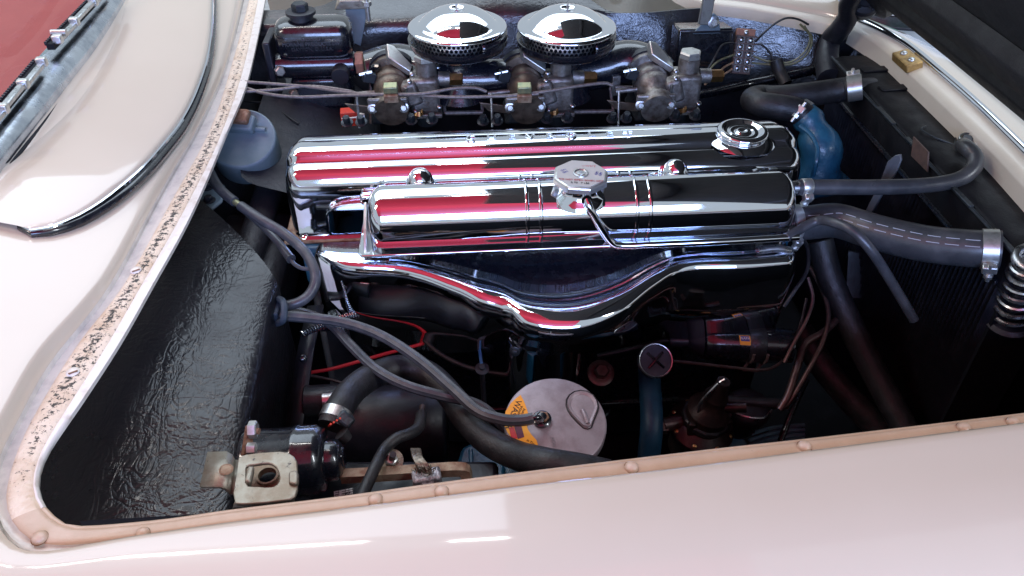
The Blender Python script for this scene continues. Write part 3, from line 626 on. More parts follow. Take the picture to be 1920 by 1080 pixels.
# ------------------------------------------------------------------ thermostat housing, painted blue
th = thing('thermostat_housing', 'blue painted thermostat housing at the front end of the valve cover', 'thermostat housing', (0.52, 1.0, 0.72))
rows = []; n = 24
def ringat(c, rx, ry, ax=(0, 0, 1), ph=0.0):
    u, v, a = frame(ax); c = Vector(c); return [c+u*rx*math.cos(2*math.pi*k/n+ph)+v*ry*math.sin(2*math.pi*k/n+ph) for k in range(n)]
for c, rx, ry, ax in [((P(1534, 352, 0.725)), 0.044, 0.038, (0, 0, 1)), ((P(1532, 336, 0.745)), 0.041, 0.034, (0, 0, 1)), ((P(1536, 312, 0.766)), 0.031, 0.030, (0, 0.1, 1)), ((P(1541, 290, 0.783)), 0.0345, 0.034, (0.1, 0.2, 1)), ((P(1538, 266, 0.800)), 0.0355, 0.033, (-0.1, 0.35, 1)), ((P(1528, 244, 0.815)), 0.0275, 0.027, (-0.25, 0.6, 1)), ((P(1519, 229, 0.824)), 0.0275, 0.0265, (-0.45, 0.9, 0.8)), ((P(1512, 219, 0.829)), 0.0215, 0.0215, (-0.55, 1.0, 0.7)), ((P(1505, 212, 0.831)), 0.0205, 0.0205, (-0.6, 1.0, 0.6))]:
    rows.append(ringat(c, rx, ry, ax))
mb = MB(); mb.grid(rows, True); mb.f.append(list(range(n))); mb.build('casting', 'engine_blue', th, smooth=70, sub=1)
MB().tube([P(1500, 236, 0.836), P(1520, 252, 0.832), P(1533, 278, 0.822), P(1530, 306, 0.806), P(1524, 330, 0.782)], 0.0035, 8, 6).build('casting_rib', 'engine_blue', th)
MB().box(P(1540, 342, 0.735), (0.085, 0.06, 0.022), (0, 0, 12)).build('mounting_flange', 'engine_blue', th, bevel=0.008)
MB().hexbolt(P(1549, 322, 0.752), (0.1, -0.25, 1), 0.0095, 0.011, False).build('bolt', 'copper_line', th)
MB().hexbolt(P(1512, 318, 0.752), (0, 0, 1), 0.008, 0.008).build('bolt', 'engine_blue', th)

# ------------------------------------------------------------------ chrome expansion tank
tk = thing('expansion_tank', 'chrome cylindrical coolant tank with octagonal pressure cap in front of the valve cover', 'coolant tank', (0.14, 0.85, 0.78))
tp = [(0.874, 0.809), (0.875, 0.822), (0.875, 0.850), (0.874, 0.861), (0.870, 0.869), (0.862, 0.8728), (0.852, 0.8733), (0.842, 0.8716), (0.832, 0.8668), (0.8235, 0.8595), (0.8175, 0.8495), (0.814, 0.838), (0.8128, 0.826), (0.8140, 0.817), (0.817, 0.8115), (0.8175, 0.8095)]
def tank_half(prof, x0, x1, r): return extrude_profile(prof, x0, x1, r, yc=0.845, zb=0.79, segs=7, nx=4)
tank_half(tp, -0.120, 0.420, 0.018).build('upper_shell', 'chrome', tk, smooth=50)
MB().prism([Vector((x, y, 0.806)) for x, y in [(-0.134, 0.884), (-0.135, 0.81), (-0.130, 0.803), (0.418, 0.803), (0.425, 0.81), (0.424, 0.884)]], (0, 0, 0.0035)).build('seam_flange', 'chrome', tk, bevel=0.0012)
lp = [(0.876, 0.8055), (0.874, 0.797), (0.866, 0.789), (0.852, 0.784), (0.838, 0.785), (0.826, 0.790), (0.818, 0.797), (0.8155, 0.8055)]
extrude_profile([(y, z) for y, z in lp], -0.10, 0.412, 0.016, yc=0.845, zb=0.7836, segs=5, nx=4).build('lower_shell', 'chrome', tk, smooth=50)
MB().prism([Vector((-0.128, y, z)) for y, z in [(0.878, 0.80), (0.878, 0.838), (0.868, 0.846), (0.836, 0.830), (0.815, 0.815), (0.808, 0.802)]], (0.004, 0, 0)).build('end_bracket', 'zinc', tk, bevel=0.001)
for xc in (0.085, 0.222):
    for s in (-0.0085, 0.0085):
        ws = 0.0026
        pr = [(0.845+(y-0.845)*1.035, 0.81+(z-0.81)*1.032+0.0002) for y, z in tp[1:]]
        MB().grid([[Vector((xc+s+dx, 0.845+(y-0.845)*(1+o), 0.81+(z-0.81)*(1+o))) for y, z in tp[1:]] for dx, o in ((-ws, -0.004), (-ws*0.6, 0.013), (0, 0.018), (ws*0.6, 0.013), (ws, -0.004))]).build('band_rib', 'chrome', tk, smooth=60)
# studs that hold it up
for px, py in [(903, 478), (1246, 470)]:
    c0 = P(px, py, 0.762); sd_ = MB().cyl((c0.x, c0.y, 0.745), (c0.x, c0.y, 0.790), 0.0042, n=12)
    so = sd_.build('stud', 'steel', tk)
    MB().hexbolt((c0.x, c0.y, 0.775), (0, 0, 1), 0.0075, 0.008, False).build('nut', 'zinc', so)
    MB().hexbolt((c0.x, c0.y, 0.748), (0, 0, 1), 0.0085, 0.009, False).build('nut', 'zinc', so)
# filler neck and pressure cap
nc = Vector((0.143, 0.838, 0.868))
MB().lathe([(0.034, -0.010), (0.031, -0.002), (0.0255, 0.002), (0.0245, 0.010), (0.0265, 0.0115), (0.0265, 0.015)], nc, (0, 0, 1), 36).build('filler_neck', 'chrome', tk, smooth=50)
ct = nc+Vector((0.0, 0.002, 0.012)); ca = (0.0, -0.02, 1)
capo = MB().lathe([(0.0325, 0.0036), (0.0350, 0.0046), (0.0352, 0.0105), (0.0338, 0.0128), (0.0320, 0.0133), (0.0001, 0.0133)], ct, ca, 8, phase=R(12)).build('pressure_cap', 'drum_blue' if False else 'zinc', tk, smooth=20, bevel=0.0006)
MB().lathe([(0.0313, 0.0134), (0.0313, 0.0140), (0.0001, 0.0140)], ct, ca, 8, phase=R(12)).build('cap_label', 'cap_white', capo, smooth=20)
MB().lathe([(0.0100, 0.0139), (0.0095, 0.0150), (0.0080, 0.0152), (0.0070, 0.0140), (0.0055, 0.0136), (0.0050, 0.0150), (0.0018, 0.0152), (0.0014, 0.0140), (0.0001, 0.0138)], ct, ca, 28).build('cap_rivet', 'steel', capo, smooth=50)
zc = ct.z+0.0142
text('cap_print', 'DO NOT OPEN WHEN HOT', 0.0042, 0.0003, (ct.x-0.002, ct.y-0.0165, zc), (1, -0.18, 0), (0.18, 1, 0), 'print_red', capo)
text('cap_print', 'R 70   7 LBS', 0.0045, 0.0003, (ct.x-0.004, ct.y-0.0225, zc), (1, -0.18, 0), (0.18, 1, 0), 'print_black', capo)
text('cap_print', 'Swirl', 0.0085, 0.0003, (ct.x+0.012, ct.y+0.0165, zc), (1, -0.25, 0), (0.25, 1, 0), 'print_red', capo)
text('cap_print', 'GM\nGM', 0.005, 0.0003, (ct.x+0.0215, ct.y-0.003, zc), (0.5, 1, 0), (-1, 0.5, 0), 'print_blue', capo)
text('cap_print', 'GM\nGM', 0.005, 0.0003, (ct.x-0.0195, ct.y+0.006, zc), (1, 0.4, 0), (-0.4, 1, 0), 'print_blue', capo)
# chrome overflow pipe
MB().tube([nc+Vector((0.004, -0.0255, 0.008)), nc+Vector((0.008, -0.034, -0.002)), nc+Vector((0.022, -0.037, -0.028)), nc+Vector((0.036, -0.038, -0.050)), nc+Vector((0.050, -0.038, -0.0568)), nc+Vector((0.09, -0.038, -0.0572)), nc+Vector((0.18, -0.038, -0.0568)), nc+Vector((0.277, -0.036, -0.056))], 0.0048, 14, 7).build('overflow_pipe', 'chrome', tk)
MB().cyl(nc+Vector((0.004, -0.022, 0.008)), nc+Vector((0.004, -0.030, 0.0075)), 0.0065, n=16).build('pipe_boss', 'chrome', tk)
# outlet stubs at the front end
MB().cyl((0.41, 0.855, 0.852), (0.447, 0.855, 0.852), 0.0085, n=16).build('outlet_stub', 'steel', tk)
MB().cyl((0.405, 0.848, 0.800), (0.440, 0.848, 0.798), 0.018, n=20).build('outlet_stub', 'steel', tk)

# ------------------------------------------------------------------ chrome ignition shield that bulges round the distributor
sh = thing('ignition_shield', 'wide chrome ignition shield bulging forward around the distributor below the tank', 'ignition shield', (0.12, 0.80, 0.66))
def lerp_tab(tab, x):
    n_ = len(tab)
    if x <= tab[0][0]: return tab[0][1]
    if x >= tab[-1][0]: return tab[-1][1]
    sl = []
    for k in range(n_):
        a, b = tab[max(0, k-1)], tab[min(n_-1, k+1)]; sl.append((b[1]-a[1])/(b[0]-a[0]))
    for k in range(n_-1):
        (a, b), (c, d) = tab[k], tab[k+1]
        if x <= c:
            h = c-a; t = (x-a)/h
            return (2*t**3-3*t*t+1)*b+(t**3-2*t*t+t)*h*sl[k]+(-2*t**3+3*t*t)*d+(t**3-t*t)*h*sl[k+1]
yf = [(-0.200, 0.842), (-0.16, 0.815), (-0.078, 0.802), (-0.02, 0.775), (0.012, 0.755), (0.045, 0.742), (0.062, 0.722), (0.10, 0.709), (0.14, 0.710), (0.19, 0.732), (0.235, 0.765), (0.275, 0.786), (0.35, 0.785), (0.43, 0.790)]
zt_ = [(-0.20, 0.790), (-0.10, 0.788), (0.0, 0.778), (0.06, 0.770), (0.12, 0.768), (0.19, 0.772), (0.26, 0.783), (0.43, 0.786)]
zb_ = [(-0.20, 0.655), (-0.12, 0.638), (-0.05, 0.642), (0.0, 0.665), (0.03, 0.695), (0.06, 0.708), (0.12, 0.708), (0.2, 0.69), (0.26, 0.655), (0.34, 0.645), (0.43, 0.65)]
cols = [(-0.200+0.63*k/90) for k in range(91)]
def endf(x): 
    e = min((x+0.200), (0.430-x)); return min(1.0, max(0.0, e)/0.016)
rows = []
# rows run from the back edge forward: back, trough, inner ridge, groove, outer rim, roll, face, bottom
for kind in range(17):
    row = []
    for x in cols:
        e = math.sqrt(max(0.0, 1-(1-endf(x))**2)); f = lerp_tab(yf, x); z = lerp_tab(zt_, x); b_ = lerp_tab(zb_, x); w_ = 0.868-f
        dip = 0.008*math.exp(-((x-0.115)/0.12)**2)
        tabz = [(1.0, -0.004), (0.86, -0.004-dip), (0.60, -0.006-dip*1.6), (0.48, -0.006-dip*1.5), (0.44, -0.0045-dip*1.25), (0.40, -0.0035-dip*1.1), (0.36, -0.004-dip), (0.30, -0.005-dip*0.8), (0.25, -0.003-dip*0.4), (0.21, -0.001), (0.15, 0.0), (0.09, -0.0018), (0.035, -0.0075), (0.0, -0.017)]
        if kind < 14:
            t, dz = tabz[kind]; y = f+w_*t; zz = z+dz
        else:
            y = f+[0.000, 0.004, 0.012][kind-14]; zz = [z-0.030, (z+b_)/2-0.006, b_][kind-14]
        row.append(Vector((x, 0.868-(0.868-y)*(0.80+0.20*e), zz-(1-e)*0.014)))
    rows.append(row)
MB().grid(rows[2:]).build('shield_shell', 'chrome', sh, smooth=70, solid=0.002)
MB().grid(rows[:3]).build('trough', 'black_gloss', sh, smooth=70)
dc = Vector((0.096, 0.775, 0.0))
MB().lathe([(0.046, 0.585), (0.050, 0.60), (0.052, 0.66), (0.053, 0.70), (0.055, 0.712), (0.050, 0.722)], dc, (0, 0, 1), 32).build('distributor_can', 'chrome', sh, smooth=60)
MB().lathe([(0.035, 0.50), (0.037, 0.56), (0.042, 0.585)], dc, (0, 0, 1), 24).build('distributor_body', 'black_satin', sh)
MB().hexbolt((0.055, 0.735, 0.700), (-0.2, -1, 0.2), 0.0045, 0.004).build('bolt', 'dark_cast', sh)
sk = lambda x: lerp_tab(zb_, x)
MB().grid([[Vector((x, 0.84, 0.68)) for x in (-0.195, 0.0)], [Vector((x, 0.835, 0.60)) for x in (-0.16, 0.0)]]).build('lower_skirt', 'black_gloss', sh, solid=0.002)
MB().grid([[Vector((x, 0.815, 0.676)) for x in (0.22, 0.425)], [Vector((x, 0.84, 0.62)) for x in (0.22, 0.41)]]).build('lower_skirt', 'black_gloss', sh, solid=0.002)
MB().tube([P(1420, 470, 0.79), P(1455, 466, 0.79), P(1480, 470, 0.785)], 0.0055, 10, 5).build('clip', 'steel', sh)

# ------------------------------------------------------------------ air cleaners: one lathe set, placed twice
ac = thing('air_cleaner', 'x', 'air cleaner', (0, 0, 0), 'pair of chrome round air cleaners')
MB().lathe([(0.020, -0.075), (0.021, -0.050), (0.026, -0.040), (0.040, -0.034), (0.060, -0.029), (0.074, -0.021), (0.0775, -0.014), (0.0780, -0.008), (0.0765, -0.0075), (0.070, -0.014), (0.056, -0.018)], (0, 0, 0), (0, 0, 1), 56).build('base_dish', 'black_gloss', ac, smooth=60)
MB().lathe([(0.0570, -0.020), (0.0570, 0.012)], (0, 0, 0), (0, 0, 1), 40).build('filter_element', 'black_dull', ac)
# perforated screen
scn = MB(); nh = 62; pitch = 2*math.pi/nh; RS = 0.0685; hh = RS*pitch*0.866
for r_ in range(5):
    for k in range(nh):
        a = (k+0.5*(r_ % 2))*pitch; z = -0.016+r_*hh; vs = []
        for q, dep in ((0.58, 0.0), (0.43, 0.0), (0.43, 0.0012)):
            for j in range(6):
                t = math.pi/6+j*math.pi/3; da = math.cos(t)*q*pitch; dz = math.sin(t)*q*RS*pitch
                vs.append(Vector(((RS-dep)*math.cos(a+da), (RS-dep)*math.sin(a+da), z+dz)))
        fs = []
        for q in (0, 6):
            for j in range(6): fs.append((q+j, q+(j+1) % 6, q+6+(j+1) % 6, q+6+j))
        scn.add(vs, fs)
s_ = scn.build('perforated_screen', 'steel', ac, smooth=0); s_['kind'] = 'stuff'
ld = MB().lathe([(0.066, 0.005), (0.0735, 0.0055), (0.0765, 0.0070), (0.0770, 0.0090), (0.0755, 0.0112), (0.0715, 0.0128), (0.0672, 0.0132), (0.0640, 0.0128), (0.0612, 0.0140), (0.0585, 0.0170), (0.0540, 0.0212), (0.0470, 0.0262), (0.0380, 0.0312), (0.0280, 0.0350), (0.0195, 0.0370), (0.0150, 0.0374), (0.0125, 0.0366), (0.0110, 0.0345), (0.0075, 0.0335), (0.0001, 0.0334)], (0, 0, 0), (0, 0, 1), 64).build('lid', 'chrome', ac, smooth=60)
MB().cyl((0, 0, 0.033), (0, 0, 0.0445), 0.0016, n=10).build('stud', 'steel', ld)
MB().lathe([(0.005, 0.0336), (0.005, 0.0362), (0.003, 0.037)], (0, 0, 0), (0, 0, 1), 6).build('nut', 'steel', ld)
# solid lip on the screen's front quarter
MB().lathe([(0.0772, -0.013), (0.0778, -0.004), (0.0770, 0.004)], (0, 0, 0), (0, 0, 1), 12, a0=R(-62), a1=R(5)).build('wind_lip', 'black_gloss', ac, solid=0.0012)
acs = [(ac, P(858, 60, 0.926), 'chrome domed air cleaner, the one nearer the brake cylinder'), (copy_tree(ac), P(1062, 60, 0.926), 'chrome domed air cleaner with thin stud, the one nearer the terminal block')]
for o, loc, lb in acs: o.location = loc; o['label'] = lb

# ------------------------------------------------------------------ black air duct that feeds the carburettors
du = thing('air_duct', 'glossy black air duct running under both air cleaners behind the carburettors', 'air duct', (0.1, 1.2, 0.83))
MB().tube([P(690, 135, 0.842), P(745, 125, 0.848), P(800, 140, 0.845), P(860, 150, 0.845), P(960, 146, 0.845), P(1060, 140, 0.846), P(1120, 130, 0.85), P(1170, 118, 0.857), P(1210, 128, 0.852), P(1240, 150, 0.84)], lambda t: 0.034+0.004*math.sin(t*9), 18, 6).build('plenum', 'black_gloss', du)
for px in (858, 1062):
    q = P(px, 60, 0.926); MB().lathe([(0.046, -0.105), (0.034, -0.085), (0.0235, -0.062), (0.0225, -0.045)], q, (0, 0, 1), 28).build('riser', 'black_gloss', du, smooth=60)
for px, py in [(705, 128), (925, 122), (1150, 100)]:
    q = P(px, py, 0.872); MB().tube([q+Vector((-0.010, 0.004, -0.012)), q+Vector((-0.004, 0, 0.002)), q+Vector((0.006, -0.004, 0.004))], 0.0045, 8, 4).build('clip', 'black_gloss', du)

# ------------------------------------------------------------------ three side-draught carburettors
def carb(idx, px, py, label):
    o = P(px, py, 0.845); t = thing('carburettor', label, 'carburettor', o, 'row of three carburettors')
    X = lambda x, y, z: o+Vector((x, y, z))
    MB().lathe([(0.026, -0.055), (0.028, -0.045), (0.028, -0.040), (0.0200, -0.036), (0.0200, -0.022), (0.0265, -0.014), (0.0290, -0.006), (0.0290, 0.002), (0.0275, 0.004), (0.0290, 0.006), (0.0290, 0.016), (0.026, 0.022), (0.026, 0.030), (0.036, 0.034), (0.036, 0.044)], X(0, 0, 0), (0, 1, 0.25), 28).build('throat', 'cast_alloy' if idx == 2 else 'brown_cast', t, smooth=45)
    MB().lathe([(0.0385, 0.042), (0.0385, 0.052), (0.035, 0.056)], X(0, 0, 0), (0, 1, 0.25), 28).build('duct_collar', 'black_satin', t)
    MB().prism([X(-0.006, 0.020, 0.038), X(0.028, 0.004, 0.020), X(0.030, 0.024, 0.022), X(0.004, 0.036, 0.050), X(-0.008, 0.036, 0.054)], (0.004, -0.006, 0.010)).build('choke_blade', 'zinc', t, bevel=0.0015)
    # float bowl on the right with hex plug and brass union
    fb = MB().box(X(0.052, 0.0, -0.004), (0.046, 0.046, 0.058)); fb.box(X(0.032, -0.016, 0.002), (0.026, 0.026, 0.040), (0, -18, 0))
    fbo = fb.build('float_bowl', 'cast_alloy', t, bevel=0.006)
    MB().cyl(X(0.056, 0.002, 0.02), X(0.056, 0.002, 0.046), 0.0165, n=20).build('plug_tower', 'cast_alloy', fbo)
    MB().lathe([(0.0165, 0.046), (0.0175, 0.047), (0.0175, 0.054), (0.0155, 0.0565), (0.0001, 0.0568)], X(0.056, 0.002, 0), (0, 0, 1), 6, phase=R(10)).build('hex_plug', 'zinc', fbo, smooth=20)
    MB().cyl(X(0.074, 0.0, 0.016), X(0.092, 0.0, 0.015), 0.0115, n=16).build('inlet_boss', 'cast_alloy', fbo)
    MB().lathe([(0.0105, 0), (0.0105, 0.020), (0.009, 0.022)], X(0.091, 0.0, 0.015), (1, 0, 0), 6).build('brass_union', 'brass', fbo, smooth=20)
    for dx, dy, dz in ((0.034, -0.008, 0.028), (0.074, -0.022, -0.022), (0.074, 0.016, 0.028), (0.030, -0.026, 0.024), (0.036, -0.026, -0.026)):
        sc_ = MB().dome(X(dx, dy, dz), (0.1, -0.5, 0.8), 0.0045, 0.0035, 12).build('screw', 'steel', fbo)
    MB().box(X(0.052, -0.002, -0.036), (0.052, 0.050, 0.008)).build('bowl_flange', 'cast_alloy', t, bevel=0.002)
    MB().lathe([(0.016, -0.06), (0.018, -0.04)], X(0.052, 0, 0), (0, 0, 1), 16).build('bowl_base', 'dark_cast', t)
    # throttle lever, link rods and springs on the left
    MB().cyl(X(-0.060, -0.010, -0.002), X(-0.01, -0.010, 0.002), 0.0042, n=10).build('throttle_shaft', 'cast_alloy', t)
    MB().prism([X(-0.075, -0.020, -0.012), X(-0.024, -0.020, -0.020), X(-0.022, -0.020, -0.034), X(-0.060, -0.020, -0.028)], (0, 0.003, 0)).build('lever', 'brown_cast', t, bevel=0.001)
    MB().cyl(X(-0.055, -0.030, -0.05), X(-0.055, -0.012, 0.0), 0.0022, n=8).build('link_rod', 'steel', t)
    MB().box(X(-0.004, -0.048, -0.004), (0.062, 0.006, 0.030), (14, 0, 0)).build('mounting_flange', 'cast_alloy', t, bevel=0.004)
    for s in (-1, 1): MB().hexbolt(X(-0.004+0.024*s, -0.052, -0.006), (0, -1, 0.25), 0.0052, 0.005).build('bolt', 'steel', t)
    MB().box(X(-0.034, 0.004, 0.020), (0.020, 0.012, 0.016), (0, 20, 15)).build('idle_bracket', 'dark_cast', t, bevel=0.002)
    MB().cyl(X(-0.048, 0.0, 0.026), X(-0.028, 0.0, 0.030), 0.0028, n=8).build('idle_screw', 'steel', t)
    MB().cyl(X(0.024, -0.03, -0.02), X(0.024, -0.03, 0.016), 0.0024, n=8).build('pump_rod', 'steel', t)
    for dx in (-0.070, -0.048, 0.030, 0.062):
        MB().hexbolt(X(dx, -0.050, -0.030), (0, -0.4, 1), 0.0062, 0.012, True).build('bolt', 'dark_cast', t)
    sp = [X(0.030+0.018*k/40, -0.046+0.004*math.sin(k*1.5), -0.028+0.010*k/40+0.004*math.cos(k*1.5)) for k in range(41)]
    MB().tube(sp, 0.0011, 6, 1).build('spring', 'brass', t)
    return t
cbs = [(735, 168), (985, 166), (1222, 162)]
cl_ = ['brown cast carburettor with cable clamp, the one nearest the brake cylinder', 'brown cast carburettor with cable clamp, the middle one of three', 'grey cast carburettor without cable clamp, the one nearest the terminal block']
for i, (px, py) in enumerate(cbs): carb(i, px, py, cl_[i])
# intake manifold with three tent-shaped feet
im = thing('intake_manifold', 'dark cast intake manifold with triangular bolted feet behind the valve cover', 'intake manifold', (0.1, 1.08, 0.74))
MB().box((0.10, 1.085, 0.765), (0.56, 0.055, 0.05)).build('log', 'dark_cast', im, bevel=0.012)
for px, py in [(733, 214), (985, 213), (1232, 208)]:
    q = P(px, py, 0.80); dx = 0.012 if px > 1200 else 0.0
    ft = MB().prism([q+Vector((-0.036, 0, -0.02)), q+Vector((0.036, 0, -0.02)), q+Vector((0.030, 0, -0.012)), q+Vector((0.008-dx, 0.004, 0.034)), q+Vector((-0.008-dx, 0.004, 0.034)), q+Vector((-0.030, 0, -0.012))], (-dx, 0.055, 0.016)).build('foot', 'dark_cast', im, bevel=0.006)
    MB().lathe([(0.012, -0.004), (0.0115, 0.002), (0.008, 0.004)], q+Vector((-dx*0.2, -0.001, 0.002)), (0, -1, 0.5), 18).build('washer', 'dark_cast', ft)
    MB().dome(q+Vector((-dx*0.2, -0.003, 0.004)), (0, -1, 0.5), 0.0075, 0.007).build('bolt', 'dark_cast', ft)
# throttle linkage between the carburettors
for (x0, x1, y0) in [(835, 905, 212), (1070, 1150, 210)]:
    lk = thing('throttle_link', 'thin steel throttle rod between the %s carburettors' % ('first two' if x0 < 900 else 'last two'), 'linkage', P(x0, y0, 0.80), 'throttle rods between carburettors')
    a = P(x0, y0, 0.80); b = P(x1, y0-1, 0.80)
    MB().cyl(a, b, 0.0038, n=10).build('rod', 'cable_grey', lk)
    MB().cyl(b, P(x1-6, y0-46, 0.83), 0.0026, n=8).build('riser', 'cable_grey', lk)
    MB().cyl(a, P(x0-6, y0-36, 0.82), 0.0026, n=8).build('riser', 'cable_grey', lk)
    MB().box(P(x1+4, y0-50, 0.835), (0.014, 0.008, 0.034), (0, 0, 10)).build('tab', 'cast_alloy', lk, bevel=0.001)
    MB().cyl(P(x1+4, y0-46, 0.835), P(x1+70, y0-46, 0.838), 0.0036, n=8).build('shaft', 'cast_alloy', lk)
tg = thing('hose_fitting', 'small red tagged fitting beside the corner of the valve cover', 'fitting', P(655, 220, 0.80))
MB().box(P(656, 219, 0.80), (0.028, 0.02, 0.024), (0, 0, 5)).build('red_sleeve', 'red_tag', tg, bevel=0.001)
MB().box(P(657, 221, 0.8125), (0.027, 0.003, 0.001), (0, 0, 5)).build('white_line', 'print_white', tg, smooth=0)
MB().cyl(P(668, 219, 0.80), P(684, 218, 0.80), 0.010, n=14).build('collar', 'zinc', tg)
# ================================================================== brake master cylinder on the toe board
mc = thing('master_cylinder', 'black cast brake master cylinder with filler plug in the far firewall corner', 'master cylinder', PY(595, 100, 1.30))
o = PY(592, 68, 1.30)
X = lambda x, y, z: o+Vector((x, y, z))
pr = []
rows = []
for x, s in ((-0.062, 0.60), (-0.060, 0.80), (-0.053, 0.94), (-0.042, 1.0), (0.0, 1.0), (0.04, 1.0), (0.050, 0.95), (0.057, 0.82), (0.060, 0.6)):
    rows.append([X(x, math.copysign(abs(math.cos(a))**0.7, math.cos(a))*0.036*s, math.copysign(abs(math.sin(a))**0.7, math.sin(a))*0.031*s) for a in [2*math.pi*k/28 for k in range(28)]])
mb = MB(); mb.grid(rows, True); mb.f.append(list(range(28))); mb.f.append([8*28+i for i in range(28)])
rs = mb.build('reservoir', 'black_gloss', mc, smooth=70)
MB().lathe([(0.020, 0.020), (0.0185, 0.036), (0.024, 0.038), (0.024, 0.0425), (0.022, 0.0435)], X(-0.018, 0, 0), (0, 0, 1), 28).build('filler_neck', 'black_satin', rs)
MB().lathe([(0.013, 0.0435), (0.0135, 0.044), (0.0135, 0.053), (0.012, 0.055)], X(-0.018, 0, 0), (0, 0, 1), 6, phase=R(15)).build('filler_plug', 'dark_cast', rs, smooth=20)
MB().cyl(X(-0.070, -0.012, -0.044), X(0.062, -0.012, -0.044), 0.0205, n=24, bev=0.003).build('bore', 'black_gloss', mc)
MB().cyl(X(0.038, -0.030, -0.048), X(0.038, -0.052, -0.049), 0.0145, n=20, bev=0.001).build('side_plug', 'black_satin', mc)
MB().lathe([(0.018, 0), (0.019, 0.002), (0.019, 0.012), (0.017, 0.014)], X(0.061, -0.012, -0.042), (1, 0, 0), 6).build('end_nut', 'terminal_tab', mc, smooth=20)
MB().box(X(0.085, -0.014, -0.040), (0.019, 0.024, 0.030)).build('brass_union', 'olive_fitting', mc, bevel=0.002)
MB().lathe([(0.011, 0), (0.0112, 0.010), (0.009, 0.012)], X(0.094, -0.014, -0.040), (1, 0, 0), 6).build('bolt', 'terminal_tab', mc, smooth=20)
MB().tube([X(0.084, -0.016, -0.054), X(0.084, -0.020, -0.075), X(0.080, -0.03, -0.10), X(0.078, -0.04, -0.14)], 0.0034, 10, 5).build('brake_pipe', 'cable_grey', mc)
MB().hexbolt(X(-0.062, -0.034, -0.042), (0.5, -1, 0.1), 0.0085, 0.010, False).build('bolt', 'zinc', mc)
MB().hexbolt(X(-0.046, -0.034, -0.082), (0.5, -1, 0.1), 0.0075, 0.010, False).build('bolt', 'cadmium', mc)
MB().box(X(0.0, 0.0, -0.092), (0.10, 0.045, 0.055)).build('mounting_bracket', 'black_gloss', mc, bevel=0.006)
MB().box(X(-0.075, 0.0, -0.05), (0.012, 0.07, 0.11)).build('mounting_plate', 'black_satin', mc, bevel=0.003)
for s_, wd, yy, zz, k_ in [('DELCO', 0.0095, -0.0352, 0.0095, 0.55), ('MORAINE PRODUCTS DIV.', 0.0078, -0.0364, 0.0010, 0.25), ('DAYTON, O. U.S.A.', 0.0078, -0.0362, -0.0075, 0.0)]:
    text('cast_lettering', s_, wd, 0.0012, X(-0.002, yy, zz), (1, 0, 0), (0, k_, 1), 'black_satin', mc)
# pale bracket behind it
br = thing('firewall_bracket', 'pale zinc bracket bolted behind the brake cylinder', 'bracket', PY(668, 20, 1.36))
b0 = PY(660, 14, 1.37)
MB().prism([b0+Vector(v) for v in ((-0.030, 0, -0.004), (-0.020, 0, 0.012), (0.022, 0, 0.012), (0.028, 0, -0.004))], (0, 0.05, 0.004)).build('top_plate', 'cadmium', br, bevel=0.002)
MB().prism([b0+Vector(v) for v in ((-0.012, 0.002, -0.004), (0.026, 0.002, -0.004), (0.006, 0.004, -0.07), (-0.012, 0.004, -0.06))], (0, 0.003, 0)).build('side_plate', 'drum_blue', br, bevel=0.001)
MB().cyl(b0+Vector((0.026, -0.004, 0.016)), b0+Vector((0.026, -0.004, -0.022)), 0.0042, n=10).build('bolt', 'zinc', br)
MB().lathe([(0.008, 0), (0.008, 0.007)], b0+Vector((0.026, -0.004, 0.004)), (0, 0, 1), 6).build('nut', 'zinc', br, smooth=20)

# blue-grey drum by the cowl
dr = thing('wiper_motor', 'pale blue grey drum shaped wiper motor tucked under the cowl flange', 'wiper motor', P(455, 300, 0.78))
dc_ = P(452, 258, 0.830); da_ = Vector((0.05, -0.50, 0.86)).normalized()
MB().lathe([(0.047, -0.056), (0.0495, -0.052), (0.0505, -0.006), (0.0500, -0.002), (0.0485, 0.0), (0.0470, 0.0002), (0.0460, -0.0008), (0.0001, -0.0004)], dc_, da_, 40).build('housing', 'drum_blue', dr, smooth=50)
MB().box(dc_+Vector((0.0, 0.012, 0.016)), (0.044, 0.026, 0.014), (30, 0, -12)).build('terminal_box', 'drum_blue', dr, bevel=0.003)
MB().box(dc_+Vector((-0.002, 0.012, 0.028)), (0.036, 0.022, 0.012), (30, 0, -12)).build('terminal_cap', 'rusty', dr, bevel=0.003)
MB().cyl(dc_+Vector((0.02, 0.010, 0.008)), dc_+Vector((0.036, 0.006, 0.008)), 0.0035, n=10).build('pin', 'drum_blue', dr)
MB().prism([P(x, y, 0.775) for x, y in ((372, 385), (392, 340), (424, 352), (418, 382), (398, 398))], (0, 0, 0.006)).build('foot_plate', 'drum_blue', dr, bevel=0.003)
MB().hexbolt(P(388, 352, 0.782), (0, 0, 1), 0.006, 0.006).build('bolt', 'black_satin', dr)
MB().hexbolt(P(392, 376, 0.782), (0, 0, 1), 0.006, 0.006).build('bolt', 'black_satin', dr)

